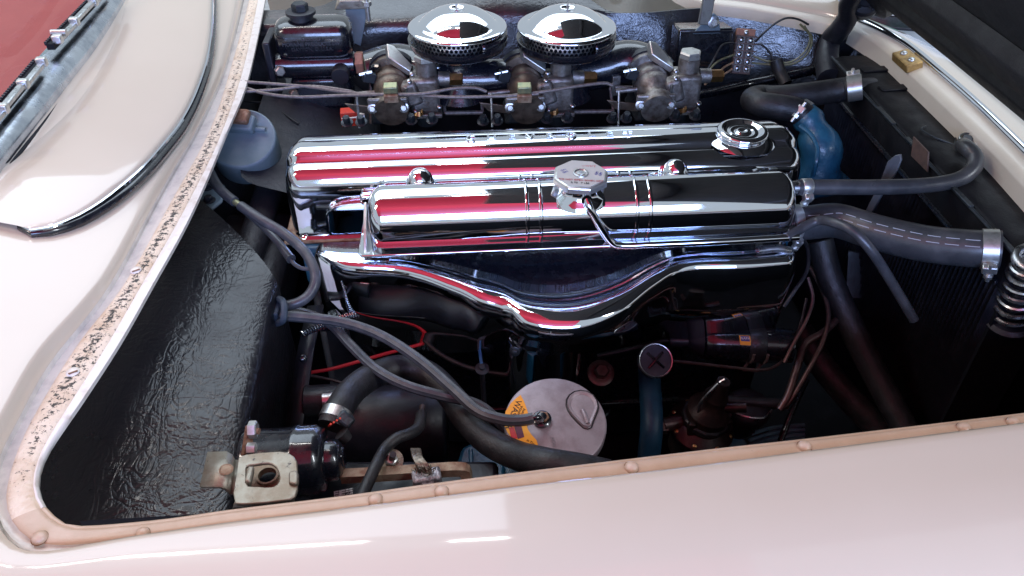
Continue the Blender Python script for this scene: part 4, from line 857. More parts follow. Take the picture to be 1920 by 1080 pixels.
# ================================================================== firewall hoses (washer lines)
TB = lambda lst: pxs(lst)
h1 = thing('washer_hose', 'grey ribbed washer hose looping from the cowl to the footwell bracket', 'hose', P(398, 330, 0.83))
MB().tube(TB([(388, 312, 0.835), (405, 345, 0.83), (422, 364, 0.828), (440, 378, 0.826)]), 0.0068, 12, 6).build('upper_piece', 'grey_hose', h1)
MB().tube(TB([(436, 375, 0.826), (448, 384, 0.825), (458, 391, 0.824)]), 0.0042, 10, 4).build('connector', 'olive_fitting', h1)
MB().tube(TB([(451, 386, 0.825), (490, 412, 0.82), (530, 436, 0.81), (566, 466, 0.80), (586, 497, 0.79), (592, 524, 0.78), (582, 550, 0.77), (562, 566, 0.765), (532, 575, 0.76)]), 0.0066, 14, 7).build('lower_piece', 'grey_hose', h1)
h2 = thing('vacuum_hose', 'thin blue grey rubber hose below the ribbed washer hose', 'hose', P(456, 395, 0.81))
MB().tube(TB([(455, 392, 0.815), (490, 422, 0.80), (520, 452, 0.79), (538, 476, 0.785), (546, 486, 0.784)]), lambda t: 0.0042+0.0022*t, 12, 6).build('sleeve', 'flex_hose', h2)
MB().tube(TB([(543, 483, 0.784), (552, 495, 0.78), (566, 503, 0.778), (584, 505, 0.778)]), 0.0026, 10, 6).build('tube', 'grey_hose', h2)
h3 = thing('washer_hose', 'grey ribbed hose sweeping from the footwell bracket to the washer jar nozzle', 'hose', P(530, 590, 0.755))
def ribbed(pts, r, m, name, par, n=16, k=8):
    """a hose with moulded lengthwise ribs"""
    pts = catmull(pts, k); mb = MB(); mm = len(pts); u = (pts[1]-pts[0]).normalized().orthogonal(); rows = []
    for i, p in enumerate(pts):
        t = (pts[min(i+1, mm-1)]-pts[max(i-1, 0)]).normalized(); u = (u-t*u.dot(t)).normalized(); v = t.cross(u)
        rows.append([p+(u*math.cos(2*math.pi*j/n)+v*math.sin(2*math.pi*j/n))*(r*(1.0 if j % 2 else 0.88)) for j in range(n)])
    mb.grid(rows, True); mb.f += [list(range(n)), [(mm-1)*n+j for j in range(n)]]
    return mb.build(name, m, par, smooth=20)
ribbed(TB([(528, 592, 0.755), (580, 596, 0.755), (650, 606, 0.752), (720, 632, 0.75), (790, 678, 0.748), (850, 730, 0.745), (895, 770, 0.742), (940, 786, 0.742), (975, 788, 0.742), (1000, 784, 0.744)]), 0.0066, 'grey_hose', 'hose', h3, 18)
MB().tube(TB([(997, 784, 0.744), (1008, 783, 0.744), (1014, 786, 0.738), (1015, 789, 0.728)]), 0.0034, 10, 5).build('elbow', 'black_gloss', h3)
h4 = thing('washer_hose', 'grey ribbed hose dipping below its neighbour and ending behind the washer jar', 'hose', P(532, 583, 0.742))
ribbed(TB([(530, 582, 0.745), (575, 588, 0.742), (620, 608, 0.738), (660, 650, 0.738), (705, 692, 0.742), (760, 722, 0.742), (830, 742, 0.736), (890, 756, 0.728), (925, 780, 0.720), (948, 806, 0.708), (965, 830, 0.69)]), 0.0061, 'grey_hose', 'hose', h4, 18)
cp = thing('hose_clip', 'dark steel clip holding the washer hoses to the footwell panel', 'clip', P(525, 585, 0.74))
MB().tube(TB([(522, 560, 0.76), (531, 566, 0.774), (533, 582, 0.772), (531, 600, 0.764), (522, 606, 0.748)]), 0.0042, 8, 5).build('loop', 'slate_cap', cp)
MB().box(P(521, 584, 0.748), (0.008, 0.035, 0.022)).build('base', 'slate_cap', cp, bevel=0.002)
# braided speedometer cables
def braided(name, pts, r, label, m='old_chrome', cat='cable', turns=90, group=None):
    t = thing(name, label, cat, Vector(pts[0]), group)
    c = catmull(pts, 10); L_ = len(c)
    MB().tube(c, r, 10, 1).build('core', 'black_satin', t)
    c2 = resample(c, turns*8); hl = []; u = (c2[1]-c2[0]).normalized().orthogonal()
    for i, p in enumerate(c2):
        tt = (c2[min(i+1, len(c2)-1)]-c2[max(i-1, 0)]).normalized(); u = (u-tt*u.dot(tt)).normalized(); v = tt.cross(u); a = 2*math.pi*i/8
        hl.append(p+(u*math.cos(a)+v*math.sin(a))*r)
    MB().tube(hl, r*0.30, 5, 1).build('winding', m, t)
    return t
braided('flexible_conduit', TB([(637, 517, 0.70), (672, 524, 0.70), (706, 533, 0.698), (732, 556, 0.692), (748, 592, 0.68)]), 0.0040, 'wound metal conduit hooking out from under the ignition shield', turns=38)
braided('flexible_conduit', TB([(566, 627, 0.705), (600, 612, 0.705), (650, 594, 0.702), (700, 588, 0.695), (745, 597, 0.68)]), 0.0042, 'wound metal conduit running over the steel strap', turns=40)
single('conduit_tail', MB().tube(TB([(744, 596, 0.68), (780, 622, 0.665), (820, 660, 0.65), (870, 686, 0.64), (930, 700, 0.63), (985, 706, 0.62)]), 0.0034, 10, 7), 'rubber', 'thin black cable trailing from the wound conduits across the block', 'cable')
single('red_wire', MB().tube(TB([(578, 699, 0.64), (620, 692, 0.64), (665, 680, 0.645), (720, 664, 0.65), (780, 648, 0.652), (860, 624, 0.655), (925, 613, 0.66), (960, 611, 0.66)]), 0.0024, 8, 7), 'red_wire', 'bright red wire crossing the engine block behind the grey hoses', 'wire')
single('black_wire', MB().tube(TB([(580, 704, 0.635), (620, 712, 0.63), (665, 724, 0.625), (720, 728, 0.62)]), 0.0022, 8, 6), 'grey_hose', 'thin grey wire just below the red wire', 'wire')

# ================================================================== near left: blower canister, latch plate, battery
bl = thing('heater_blower', 'glossy black canister motor lying beside the gold latch plate', 'blower motor', P(560, 880, 0.72))
bc = P(520, 868, 0.735)
def BX(x, y=0, z=0): return bc+Vector((x, y, z))
MB().lathe([(0.034, 0), (0.036, 0.004), (0.036, 0.050), (0.0375, 0.052), (0.0375, 0.056), (0.0365, 0.058), (0.0365, 0.074), (0.032, 0.082), (0.022, 0.084)], BX(-0.032), (1, 0, 0.02), 36).build('drum', 'black_gloss', bl, smooth=50)
MB().lathe([(0.022, 0), (0.0215, 0.010), (0.017, 0.015), (0.0001, 0.018)], BX(0.052), (1, 0, 0.02), 28).build('end_cap', 'black_gloss', bl, smooth=50)
MB().box(BX(0.066, 0, 0.0), (0.008, 0.016, 0.028)).build('shaft_nut', 'black_gloss', bl, bevel=0.003)
MB().prism([P(x, y, z) for x, y, z in ((459, 798, 0.80), (470, 795, 0.80), (468, 850, 0.775), (450, 857, 0.775))], (0.004, 0, 0.002)).build('bracket', 'rust_stain', bl, bevel=0.001)
MB().cyl(P(468, 806, 0.80), P(486, 809, 0.80), 0.0032, n=10).build('stud', 'rusty', bl)
MB().lathe([(0.0085, 0), (0.0088, 0.001), (0.0088, 0.007), (0.0075, 0.008)], P(467, 806, 0.80), (1, 0, 0), 6).build('nut', 'zinc', bl, smooth=20)
MB().lathe([(0.0062, 0), (0.0062, 0.008)], P(464, 842, 0.79), (1, 0, 0), 6).build('nut', 'zinc', bl, smooth=20)

lt = thing('hood_latch', 'gold cadmium plated hood latch plate with D shaped slot in the near corner', 'latch', P(480, 900, 0.80))
zl = 0.812
outer = [(447, 858), (460, 852), (480, 849), (505, 847), (525, 846), (540, 848), (551, 855), (557, 865), (558, 880), (558, 900), (558, 918), (554, 930), (545, 936), (525, 939), (500, 942), (475, 944), (455, 945), (441, 944), (437, 925), (440, 905), (443, 888), (445, 873)]
inner = [(462, 874), (468, 872), (478, 871), (490, 869), (502, 868), (510, 870), (517, 875), (521, 882), (523, 888), (524, 895), (523, 902), (519, 908), (512, 912), (505, 913), (495, 913), (485, 912), (475, 912), (465, 911), (462, 905), (461, 897), (461, 889), (461, 881)]
MB().ring([P(x, y, zl) for x, y in outer], [P(x, y, zl) for x, y in inner], (0, 0, -0.0035)).build('plate', 'cadmium', lt, bevel=0.001)
wr = [[P(x, y, z) for x, y, z in r] for r in (((389, 847, 0.812), (425, 846, 0.818), (436, 852, 0.815), (441, 862, 0.807), (450, 862, 0.8115)), ((382, 880, 0.812), (420, 879, 0.818), (432, 884, 0.815), (437, 893, 0.807), (446, 893, 0.8115)), ((374, 912, 0.812), (412, 912, 0.818), (425, 916, 0.815), (432, 925, 0.807), (442, 925, 0.8115)))]
MB().grid(wr).build('wing_plate', 'cadmium', lt, solid=0.003, smooth=60)
MB().lathe([(0.0065, 0), (0.0055, 0.0006), (0.0035, -0.001), (0.0001, -0.001)], P(424, 880, 0.8185), (0.1, 0, 1), 18).build('rivet', 'rust_stain', lt)
MB().box(P(468, 894, 0.810), (0.006, 0.018, 0.010), (0, 12, 0)).build('tongue', 'cadmium', lt, bevel=0.002)
lo2 = [(x, y) for x, y in inner]
MB().ring([P(455+(x-455)*1.15, 890+(y-890)*1.2, 0.788) for x, y in inner], [P(502+20*math.cos(2*math.pi*k/22+3.6)*1.0, 894+14*math.sin(2*math.pi*k/22+3.6), 0.788) for k in range(22)], (0, 0, -0.003)).build('lower_plate', 'rust_stain', lt)
MB().lathe([(0.0105, 0.0), (0.0105, 0.003), (0.0085, 0.003), (0.0085, -0.004)], P(502, 894, 0.7885), (0, 0, 1), 24, ends=False).build('pin_hole_collar', 'rust_stain', lt)
MB().prism([P(x, y, 0.8155) for x, y in ((541, 884), (555, 881), (559, 886), (559, 903), (553, 908), (541, 905))], (0, 0, -0.006)).build('edge_tab', 'cadmium', lt, bevel=0.0015)
MB().grid([[P(x, y, zl-0.001) for x, y in ((440, 944), (500, 941), (548, 935))], [P(x, y, zl-0.008) for x, y in ((438, 950), (500, 947), (552, 938))], [P(x, y, zl-0.025) for x, y in ((436, 957), (500, 952), (553, 944))]]).build('front_skirt', 'cadmium', lt, solid=0.003, smooth=60)

bt = thing('battery', 'black battery with stained hold-down bar and lead post clamp at the near flange', 'battery', P(760, 930, 0.62))
bz = 0.70
pc = P(745, 935, bz)
MB().box((pc.x+0.005, pc.y-0.005, bz-0.09), (0.20, 0.12, 0.17), (0, 0, -4)).build('case', 'black_satin', bt, bevel=0.006)
MB().tube([P(640, 893, 0.722), P(700, 890, 0.722), P(790, 884, 0.722), P(862, 880, 0.722), P(874, 888, 0.716), P(876, 905, 0.705)], lambda t: 0.0078, 4, 4).build('hold_down_bar', 'rust_stain', bt, smooth=20)
st_ = MB().lathe([(0.013, 0), (0.013, 0.0022), (0.010, 0.0028)], P(734, 865, 0.722), (0, -0.35, 0.94), 20).build('washer', 'cadmium', bt)
MB().hexbolt(P(734, 863, 0.7255), (0, -0.35, 0.94), 0.0075, 0.007, False).build('nut', 'zinc', st_)
MB().cyl(P(734, 863, 0.725), P(737, 852, 0.745), 0.0035, n=10).build('stud', 'black_satin', st_)
MB().box(P(800, 895, 0.728), (0.030, 0.016, 0.014), (5, 0, 8)).build('post_clamp', 'lead', bt, bevel=0.003)
MB().lathe([(0.013, 0), (0.013, 0.006), (0.010, 0.010), (0.0085, 0.018)], P(803, 917, 0.712), (0, 0, 1), 20).build('post', 'lead', bt)
bdm = MB()
for k in range(15):
    a = k/14; j = random.uniform(-1, 1)
    bdm.tube([P(785+24*a, 886+random.uniform(-2, 2), 0.734), P(782+18*a+3*j, 872, 0.742), P(775+16*a, 857+2*j, 0.742), P(772+14*a+2*j, 842, 0.733)], 0.0014, 5, 5)
for k in range(26):
    q = P(random.uniform(778, 816), random.uniform(881, 890), 0.738); bdm.tube([q, q+Vector((random.uniform(-.006, .006), random.uniform(-.004, .004), random.uniform(0.0, .008)))], 0.0006, 4, 1)
b_ = bdm.build('braided_strap', 'braid', bt); b_['kind'] = 'stuff'
lbl = MB().prism([P(x, y, bz-0.0035) for x, y in ((626, 922), (662, 915), (662, 950), (628, 950))], (0, 0, 0.0006)).build('paper_label', 'print_white', bt, smooth=0)
for k in range(5):
    text('label_print', 'BATTERY ACID\nNO SPARKS'[:12+k], 0.0058, 0.0002, P(632+k*7, 934-k*1.4, bz-0.0026), (0.12, -1, 0), (1, 0.12, 0), 'print_black', lbl)
text('case_print', '4/2', 0.0135, 0.0004, P(837, 920, bz-0.003), (0.15, -1, 0), (1, 0.15, 0), 'print_white', bt)
hp = thing('battery_cable', 'short black rubber cable rising from the battery past the hold-down bar', 'cable', P(690, 925, 0.70))
MB().tube(TB([(672, 945, 0.742), (688, 910, 0.742), (704, 875, 0.742), (722, 842, 0.735), (744, 822, 0.735), (768, 813, 0.73), (783, 803, 0.725), (788, 790, 0.72), (790, 776, 0.715)]), 0.0064, 14, 7).build('sheath', 'rubber', hp)
MB().tube(TB([(789, 781, 0.716), (791, 770, 0.716), (792, 762, 0.714)]), 0.0036, 10, 3).build('copper_end', 'copper_line', hp)
# starter motor body behind
sm = thing('starter_motor', 'dark cylindrical starter motor low beside the block under the heater hose', 'starter motor', P(720, 820, 0.60))
q0 = P(612, 800, 0.60); q1 = P(838, 830, 0.60); q1.y = q0.y-0.004
MB().cyl(q0, q1, 0.052, n=32, bev=0.004).build('body', 'black_satin', sm, smooth=50)
MB().cyl(q0+Vector((-0.02, 0, 0.05)), q0+Vector((0.03, 0.0, 0.05)), 0.020, n=20, bev=0.002).build('solenoid', 'dark_cast', sm)
MB().cyl(P(606, 752, 0.66), P(640, 748, 0.66), 0.0115, n=18).build('cap', 'steel', sm)
MB().hexbolt(P(648, 690+60, 0.665), (1, 0, 0.4), 0.006, 0.006).build('bolt', 'copper_line', sm)
# blue mounting casting behind the washer jar
bm_ = thing('engine_mount', 'blue painted mounting bracket low behind the battery', 'engine mount', P(900, 890, 0.60))
MB().prism([P(x, y, 0.60) for x, y in ((858, 862), (866, 838), (884, 830), (945, 832), (950, 940), (862, 940))], (0, 0.01, -0.05)).build('plate', 'engine_blue', bm_, bevel=0.005)
MB().box(P(884, 880, 0.606), (0.006, 0.06, 0.008), (0, 0, 0)).build('rib', 'engine_blue', bm_, bevel=0.002)

# heater hose
hh_ = thing('heater_hose', 'thick black heater hose arching from the blower canister to the near flange', 'hose', P(625, 800, 0.74))
MB().tube(TB([(622, 800, 0.745), (636, 768, 0.75), (660, 733, 0.74), (700, 704, 0.725), (750, 690, 0.715), (800, 700, 0.708), (842, 738, 0.705), (872, 782, 0.705), (912, 824, 0.708), (965, 852, 0.715), (1025, 868, 0.733), (1085, 878, 0.73), (1140, 890, 0.725)]), 0.0160, 20, 7).build('hose', 'rubber', hh_)
cb = catmull(TB([(622, 800, 0.745), (636, 768, 0.75)]), 1); ax_ = (cb[1]-cb[0]).normalized()
cl0 = cb[0]+ax_*0.006
clo = MB().lathe([(0.0168, 0), (0.0176, 0.0005), (0.0176, 0.0125), (0.0168, 0.013)], cl0, ax_, 32).build('worm_clamp', 'steel', hh_)
MB().box(cl0+ax_*0.006+Vector((0.012, -0.012, 0.008)), (0.018, 0.014, 0.012), (20, 30, -30)).build('screw_housing', 'dark_cast', clo, bevel=0.003)
for k in range(4):
    MB().box(cl0+ax_*0.006+Vector((-0.004+0.0035*k, -0.0165+0.0006*k, 0.006+0.002*k)), (0.0018, 0.002, 0.009), (25, 25, 0)).build('band_slot', 'red_tag', clo, smooth=0)
MB().cyl(P(640, 812, 0.75), P(652, 824, 0.742), 0.0085, 0.006, n=14).build('hose_stub', 'rubber', hh_)

# ================================================================== washer jar with its round lid
wj = thing('washer_jar', 'round washer jar with mauve metal lid and orange printed label', 'washer jar', P(1042, 800, 0.60))
wc = P(1042, 790, 0.722); wa = Vector((0.02, -0.22, 1)).normalized(); wu = Vector((1, 0, 0)); wu = (wu-wa*wu.dot(wa)).normalized(); wv = wa.cross(wu)
def W(u, v, h=0.0): return wc+wu*u+wv*v+wa*h
WR = 0.0568
MB().lathe([(WR*0.9, -0.12), (WR*0.97, -0.10), (WR*0.97, -0.014)], wc, wa, 44).build('jar', 'black_gloss', wj, smooth=50)
lid_ = MB().lathe([(WR, -0.016), (WR*1.012, -0.013), (WR*1.012, -0.003), (WR*0.995, -0.0006), (WR*0.97, 0), (0.0001, 0)], wc, wa, 64).build('lid', 'lid_metal', wj, smooth=50)
def px2w(px, py):
    r = ray(px, py); t = (wc-CAM).dot(wa)/r.dot(wa); q = CAM+r*t-wc; return q.dot(wu), q.dot(wv)
def wpoly(lst, h): return [W(*px2w(x, y), h) for x, y in lst]
MB().prism(wpoly([(976, 741), (982, 752), (988, 768), (992, 782), (990, 796), (988, 800), (990, 806), (996, 815), (1006, 826), (1012, 846), (995, 844), (978, 836), (962, 824), (952, 812), (946, 800), (944, 788), (948, 772), (958, 756), (968, 747)], 0.0003), tuple(wa*0.0004)).build('printed_label', 'label_orange', lid_, smooth=0)
def wtext(s, size, px, py, dx, dy, m, spacing=1.0):
    a = Vector(px2w(px, py)); b = Vector(px2w(px+dx, py+dy)); d = (b-a); xd = wu*d.x+wv*d.y; yd = wa.cross(xd)
    text('label_print', s, size, 0.0003, W(a.x, a.y, 0.0009), xd, yd, m, lid_, spacing)
wtext('WASHER', 0.0098, 962, 778, -8, 20, 'print_black')
wtext('Windshield', 0.0046, 973, 776, -6, 17, 'print_black')
wtext('Auto', 0.0046, 981, 773, -6, 17, 'print_black')
wtext('in Trouble', 0.0040, 1000, 833, 16, 10, 'print_black')
wtext('Freezing', 0.0040, 986, 838, 16, 9, 'print_black')
MB().prism(wpoly([(954, 803), (963, 801), (970, 822), (962, 825), (958, 819)], 0.0008), tuple(wa*0.0003)).build('red_logo', 'print_red', lid_, smooth=0)
MB().prism(wpoly([(964, 801), (977, 797), (983, 820), (971, 824)], 0.0008), tuple(wa*0.0003)).build('maroon_logo', 'print_maroon', lid_, smooth=0)
wtext('GM', 0.0068, 973.5, 810.5, 5, 22, 'lid_metal')
# teardrop filler cover
td = wpoly([(1063, 760), (1064, 750), (1069, 742), (1078, 736), (1089, 734), (1101, 736), (1111, 742), (1118, 752), (1121, 764), (1118, 774), (1113, 786), (1108, 800), (1102, 803), (1094, 801), (1084, 792), (1073, 780), (1066, 770)], 0.0)
tc_ = sum(td, Vector())/len(td)
MB().grid([[tc_+(p-tc_)*s+wa*h for p in td+[td[0]]] for s, h in ((1.08, -0.0002), (1.0, 0.0008), (0.98, 0.0024), (0.95, 0.0032), (0.80, 0.0028), (0.76, 0.0020), (0.5, 0.0024), (0.01, 0.0026))]).build('filler_cover', 'lid_metal', lid_, smooth=40)
MB().tube([p+wa*0.0004 for p in [tc_+(p-tc_)*1.05 for p in td+[td[0]]]], 0.0009, 6, 1).build('cover_gasket', 'print_black', lid_)
a = W(*px2w(1092, 772), 0.003); b = W(*px2w(1101, 796), 0.003)
MB().tube([a, (a+b)/2+wa*0.0012, b], 0.0026, 10, 4).build('cover_handle', 'lid_metal', lid_)
MB().lathe([(0.0105, 0), (0.0105, 0.004), (0.0085, 0.0055), (0.0072, 0.0055), (0.0068, 0.004), (0.005, 0.004), (0.005, 0.009), (0.0035, 0.0095)], W(*px2w(1016, 788), 0), wa, 24).build('nozzle', 'black_gloss', lid_)
MB().lathe([(0.0065, 0.0042), (0.0065, 0.008), (0.005, 0.009)], W(*px2w(1018, 787), 0), wa, 6).build('nozzle_nut', 'rusty', lid_, smooth=20)
MB().prism(wpoly([(1042, 862), (1060, 852), (1070, 856), (1068, 870), (1050, 874)], 0.0005), tuple(wa*0.002)).build('retaining_tab', 'rust_stain', lid_)
MB().dome(W(*px2w(1061, 860), 0.002), wa, 0.0038, 0.003).build('screw', 'rusty', lid_)
wtext('REIN', 0.0058, 1037, 828, 5, 18, 'lid_metal')

# ================================================================== right of the jar: filler tube, pump, filter, coil
ft_ = thing('oil_filler_tube', 'blue filler tube with round slate cap marked with an X', 'filler tube', P(1226, 850, 0.55))
xc = P(1229, 676, 0.66); xa = Vector((0.0, -0.62, 0.78)).normalized(); xu = Vector((1, 0, 0)); xv = xa.cross(xu)
MB().lathe([(0.0215, -0.012), (0.0230, -0.010), (0.0235, 0.0), (0.0225, 0.0022), (0.0212, 0.0024), (0.0205, 0.0008), (0.0001, 0.0012)], xc, xa, 40).build('cap', 'slate_cap', ft_, smooth=50)
MB().lathe([(0.0236, 0.0), (0.0231, 0.0020), (0.0222, 0.0029), (0.0212, 0.0026)], xc, xa, 40, ends=False).build('cap_rim', 'steel', ft_, smooth=60)
xm = MB()
for s in (1, -1):
    d = (xu+xv*s).normalized(); 
    a = xc+d*0.0145+xa*0.0016; b = xc-d*0.0145+xa*0.0016; xm.tube([a, xc+xa*0.0026, b], 0.0018, 8, 4)
xm.build('embossed_cross', 'black_gloss', ft_)
MB().tube([xc-xa*0.008, xc-xa*0.03+Vector((0, 0.006, -0.01)), P(1222, 790, 0.60), P(1216, 860, 0.56), P(1212, 920, 0.52)], 0.0150, 20, 6).build('tube', 'tube_blue', ft_)
ds = thing('dipstick', 'blue ring handled oil dipstick in front of the block', 'dipstick', P(905, 690, 0.62))
dq = P(886, 610, 0.69); 
MB().tube([dq+Vector((0.007*math.sin(2*math.pi*k/14), -0.004*math.cos(2*math.pi*k/14), 0.0125*math.cos(2*math.pi*k/14))) for k in range(15)], 0.0025, 8, 2).build('ring_handle', 'blue_paint', ds)
MB().tube([dq+Vector((0.003, 0.001, -0.011)), P(898, 650, 0.665), P(904, 690, 0.64)], 0.0022, 8, 4).build('rod', 'blue_paint', ds)
MB().lathe([(0.0095, 0), (0.0095, 0.002), (0.004, 0.003), (0.004, 0.008)], P(904, 692, 0.638), (0, -0.3, 1), 20).build('stop_washer', 'slate_cap', ds)
MB().cyl(P(904, 692, 0.638), P(908, 760, 0.58), 0.0035, n=10).build('guide_tube', 'black_satin', ds)
fp = thing('fuel_pump', 'dark bronze fuel pump with domed top and screwed flange', 'fuel pump', P(1312, 790, 0.53))
fq = P(1314, 800, 0.555); fa = Vector((0.12, -0.12, 1)).normalized()
MB().lathe([(0.033, -0.05), (0.036, -0.012), (0.044, -0.008), (0.0455, -0.003), (0.0455, 0.003), (0.042, 0.006), (0.036, 0.010), (0.0305, 0.014), (0.029, 0.036), (0.030, 0.040), (0.0265, 0.045), (0.021, 0.052), (0.0165, 0.058), (0.0155, 0.068), (0.0165, 0.070), (0.0130, 0.078), (0.0095, 0.09), (0.0085, 0.102), (0.0001, 0.103)], fq, fa, 36).build('body', 'dark_bronze', fp, smooth=45)
u_, v_, a_ = frame(fa)
for k in range(8):
    t = 2*math.pi*k/8+0.3; MB().dome(fq+(u_*math.cos(t)+v_*math.sin(t))*0.0395+fa*0.0045, fa, 0.0042, 0.0035, 12).build('screw', 'brass', fp)
MB().lathe([(0.0315, 0.018), (0.0330, 0.020), (0.0330, 0.026), (0.0310, 0.028)], fq, fa, 12).build('pinch_ring', 'dark_cast', fp, smooth=20)
for k in range(3):
    t = 2*math.pi*k/3+0.9; q_ = fq+(u_*math.cos(t)+v_*math.sin(t))*0.030+fa*0.022; MB().box(q_, (0.010, 0.010, 0.022), (0, 0, math.degrees(t))).build('lug', 'dark_bronze', fp, bevel=0.002)
MB().cyl(fq+fa*0.05+Vector((0.012, -0.006, 0)), fq+fa*0.052+Vector((0.042, -0.012, 0.004)), 0.007, n=12).build('outlet', 'dark_bronze', fp)
MB().cyl(fq+Vector((-0.055, -0.004, 0.012)), fq+Vector((-0.03, 0, 0.012)), 0.010, n=14).build('inlet', 'copper_line', fp)
MB().lathe([(0.011, 0), (0.011, 0.010)], fq+Vector((-0.060, -0.004, 0.010)), (1, 0, 0), 6).build('inlet_nut', 'copper_line', fp, smooth=20)
MB().tube([fq+fa*0.045+Vector((-0.02, -0.01, 0)), fq+fa*0.07+Vector((-0.022, -0.008, 0)), fq+fa*0.098+Vector((-0.008, -0.002, 0)), fq+fa*0.106], 0.0022, 8, 5).build('bail_wire', 'steel', fp)
ff = thing('fuel_filter', 'small dark round fuel filter with copper unions beside the fuel pump', 'fuel filter', P(1400, 780, 0.54))
gq = P(1404, 762, 0.575)
MB().lathe([(0.016, -0.06), (0.022, -0.045), (0.0245, -0.014), (0.030, -0.010), (0.0305, -0.002), (0.028, 0.004), (0.022, 0.0075), (0.0001, 0.009)], gq, (0.05, -0.15, 1), 32).build('bowl', 'black_satin', ff, smooth=45)
MB().cyl(gq+Vector((-0.034, 0.004, 0.010)), gq+Vector((0.042, -0.004, 0.006)), 0.0075, n=16).build('head', 'dark_cast', ff)
MB().cyl(gq+Vector((-0.046, 0.005, 0.010)), gq+Vector((-0.032, 0.004, 0.010)), 0.0062, n=12).build('union', 'brass', ff)
MB().cyl(gq+Vector((0.040, -0.004, 0.006)), gq+Vector((0.052, -0.005, 0.006)), 0.0068, n=12).build('union', 'brass', ff)
MB().tube([gq+Vector((-0.026, -0.014, 0.006)), gq+Vector((-0.01, -0.024, 0.006)), gq+Vector((0.012, -0.025, 0.004)), gq+Vector((0.028, -0.012, 0.004))], 0.0014, 6, 5).build('rib', 'steel', ff)
MB().box(gq+Vector((0.002, -0.026, -0.01)), (0.006, 0.004, 0.03)).build('bail', 'black_gloss', ff, bevel=0.001)
dg = thing('glass_bowl', 'pale teal ribbed casting showing behind the fuel pump at the near flange', 'casting', P(1400, 830, 0.47))
MB().prism([P(x, y, 0.47) for x, y in ((1325, 835), (1345, 818), (1372, 808), (1398, 822), (1412, 845), (1400, 880), (1330, 880))], (0, 0, -0.03)).build('lobe', 'teal_glass', dg, bevel=0.006)
MB().prism([P(x, y, 0.47) for x, y in ((1402, 828), (1450, 800), (1500, 792), (1512, 806), (1512, 850), (1415, 860))], (0, 0, -0.03)).build('lobe', 'teal_glass', dg, bevel=0.006)
for k in range(4): MB().tube([P(1405, 842-k*11+6, 0.472), P(1450, 826-k*10+6, 0.474), P(1508, 816-k*9+8, 0.472)], 0.003, 8, 4).build('rib', 'teal_glass', dg)
co = thing('ignition_coil', 'black ignition coil in a steel strap bracket with small yellow label', 'ignition coil', P(1370, 650, 0.62))
ca0 = P(1300, 640, 0.635); ca1 = P(1466, 648, 0.635); cdx = (ca1-ca0).normalized()
MB().lathe([(0.020, 0), (0.0245, 0.004), (0.0250, 0.03), (0.0250, 0.09), (0.0240, (ca1-ca0).length)], ca0+cdx*0.012, cdx, 32).build('can', 'black_gloss', co, smooth=50)
MB().lathe([(0.0075, -0.034), (0.0095, -0.030), (0.0095, -0.008), (0.013, -0.004), (0.018, 0.004), (0.0235, 0.012)], ca0, cdx, 24).build('tower', 'black_satin', co, smooth=40)
MB().tube([ca0-cdx*0.030, ca0-cdx*0.05+Vector((0, 0, -0.004)), P(1180, 655, 0.62), P(1120, 668, 0.61)], 0.0038, 10, 6).build('lead', 'rubber', co)
L0 = (ca1-ca0).length
stp = MB().lathe([(0.0256, 0), (0.0262, 0.0008), (0.0262, 0.0222), (0.0256, 0.023)], ca0+cdx*(L0*0.60), cdx, 40).build('strap', 'rust_stain' if False else 'dark_cast', co)
for dx in (0.0, 0.019):
    MB().tube([ca0+cdx*(L0*0.60+dx+0.002)+Vector((0, -0.0262*math.cos(a), 0.0262*math.sin(a))) for a in (0.2, -0.2, -0.6, -0.95)]+[ca0+cdx*(L0*0.60+dx+0.0-0.004)+Vector((0, -0.018, -0.034))], 0.0022, 6, 3).build('strap_leg', 'cable_grey', stp)
MB().tube([ca0+cdx*(L0*0.60-0.004)+Vector((0, -0.018, -0.034)), ca0+cdx*(L0*0.60+0.016)+Vector((0, -0.018, -0.034))], 0.0018, 6, 1).build('strap_bar', 'cable_grey', stp)
MB().lathe([(0.0252, 0), (0.0252, 0.018)], ca0+cdx*(L0*0.45), cdx, 8, a0=R(0), a1=R(40)).build('spare_band', 'black_gloss', co)
def coilpt(s, a, o=0.0004): return ca0+cdx*s+Vector((0, -(0.0251+o)*math.cos(a), (0.0251+o)*math.sin(a)))
MB().grid([[coilpt(L0*0.46+0.015*i/4, R(38+30*j/4)) for i in range(5)] for j in range(5)]).build('label', 'print_yellow', co)
MB().grid([[coilpt(L0*0.46+0.0015+0.012*i/4, R(50+16*j/4), 0.0008) for i in range(5)] for j in range(5)]).build('label_block', 'print_blue', co)
text('label_print', 'NAPA', 0.0050, 0.0003, coilpt(L0*0.46+0.0075, R(58), 0.0014), cdx, (0, 0.85, 0.53), 'print_white', co)
cpl = thing('vacuum_line', 'thin copper line running from the X marked cap to the front of the block', 'pipe', P(1255, 676, 0.645))
MB().tube(TB([(1262, 677, 0.645), (1320, 683, 0.64), (1380, 690, 0.635), (1425, 694, 0.63), (1455, 686, 0.628), (1480, 660, 0.63), (1500, 610, 0.64), (1512, 560, 0.66)]), 0.0022, 8, 7).build('pipe', 'copper_line', cpl)
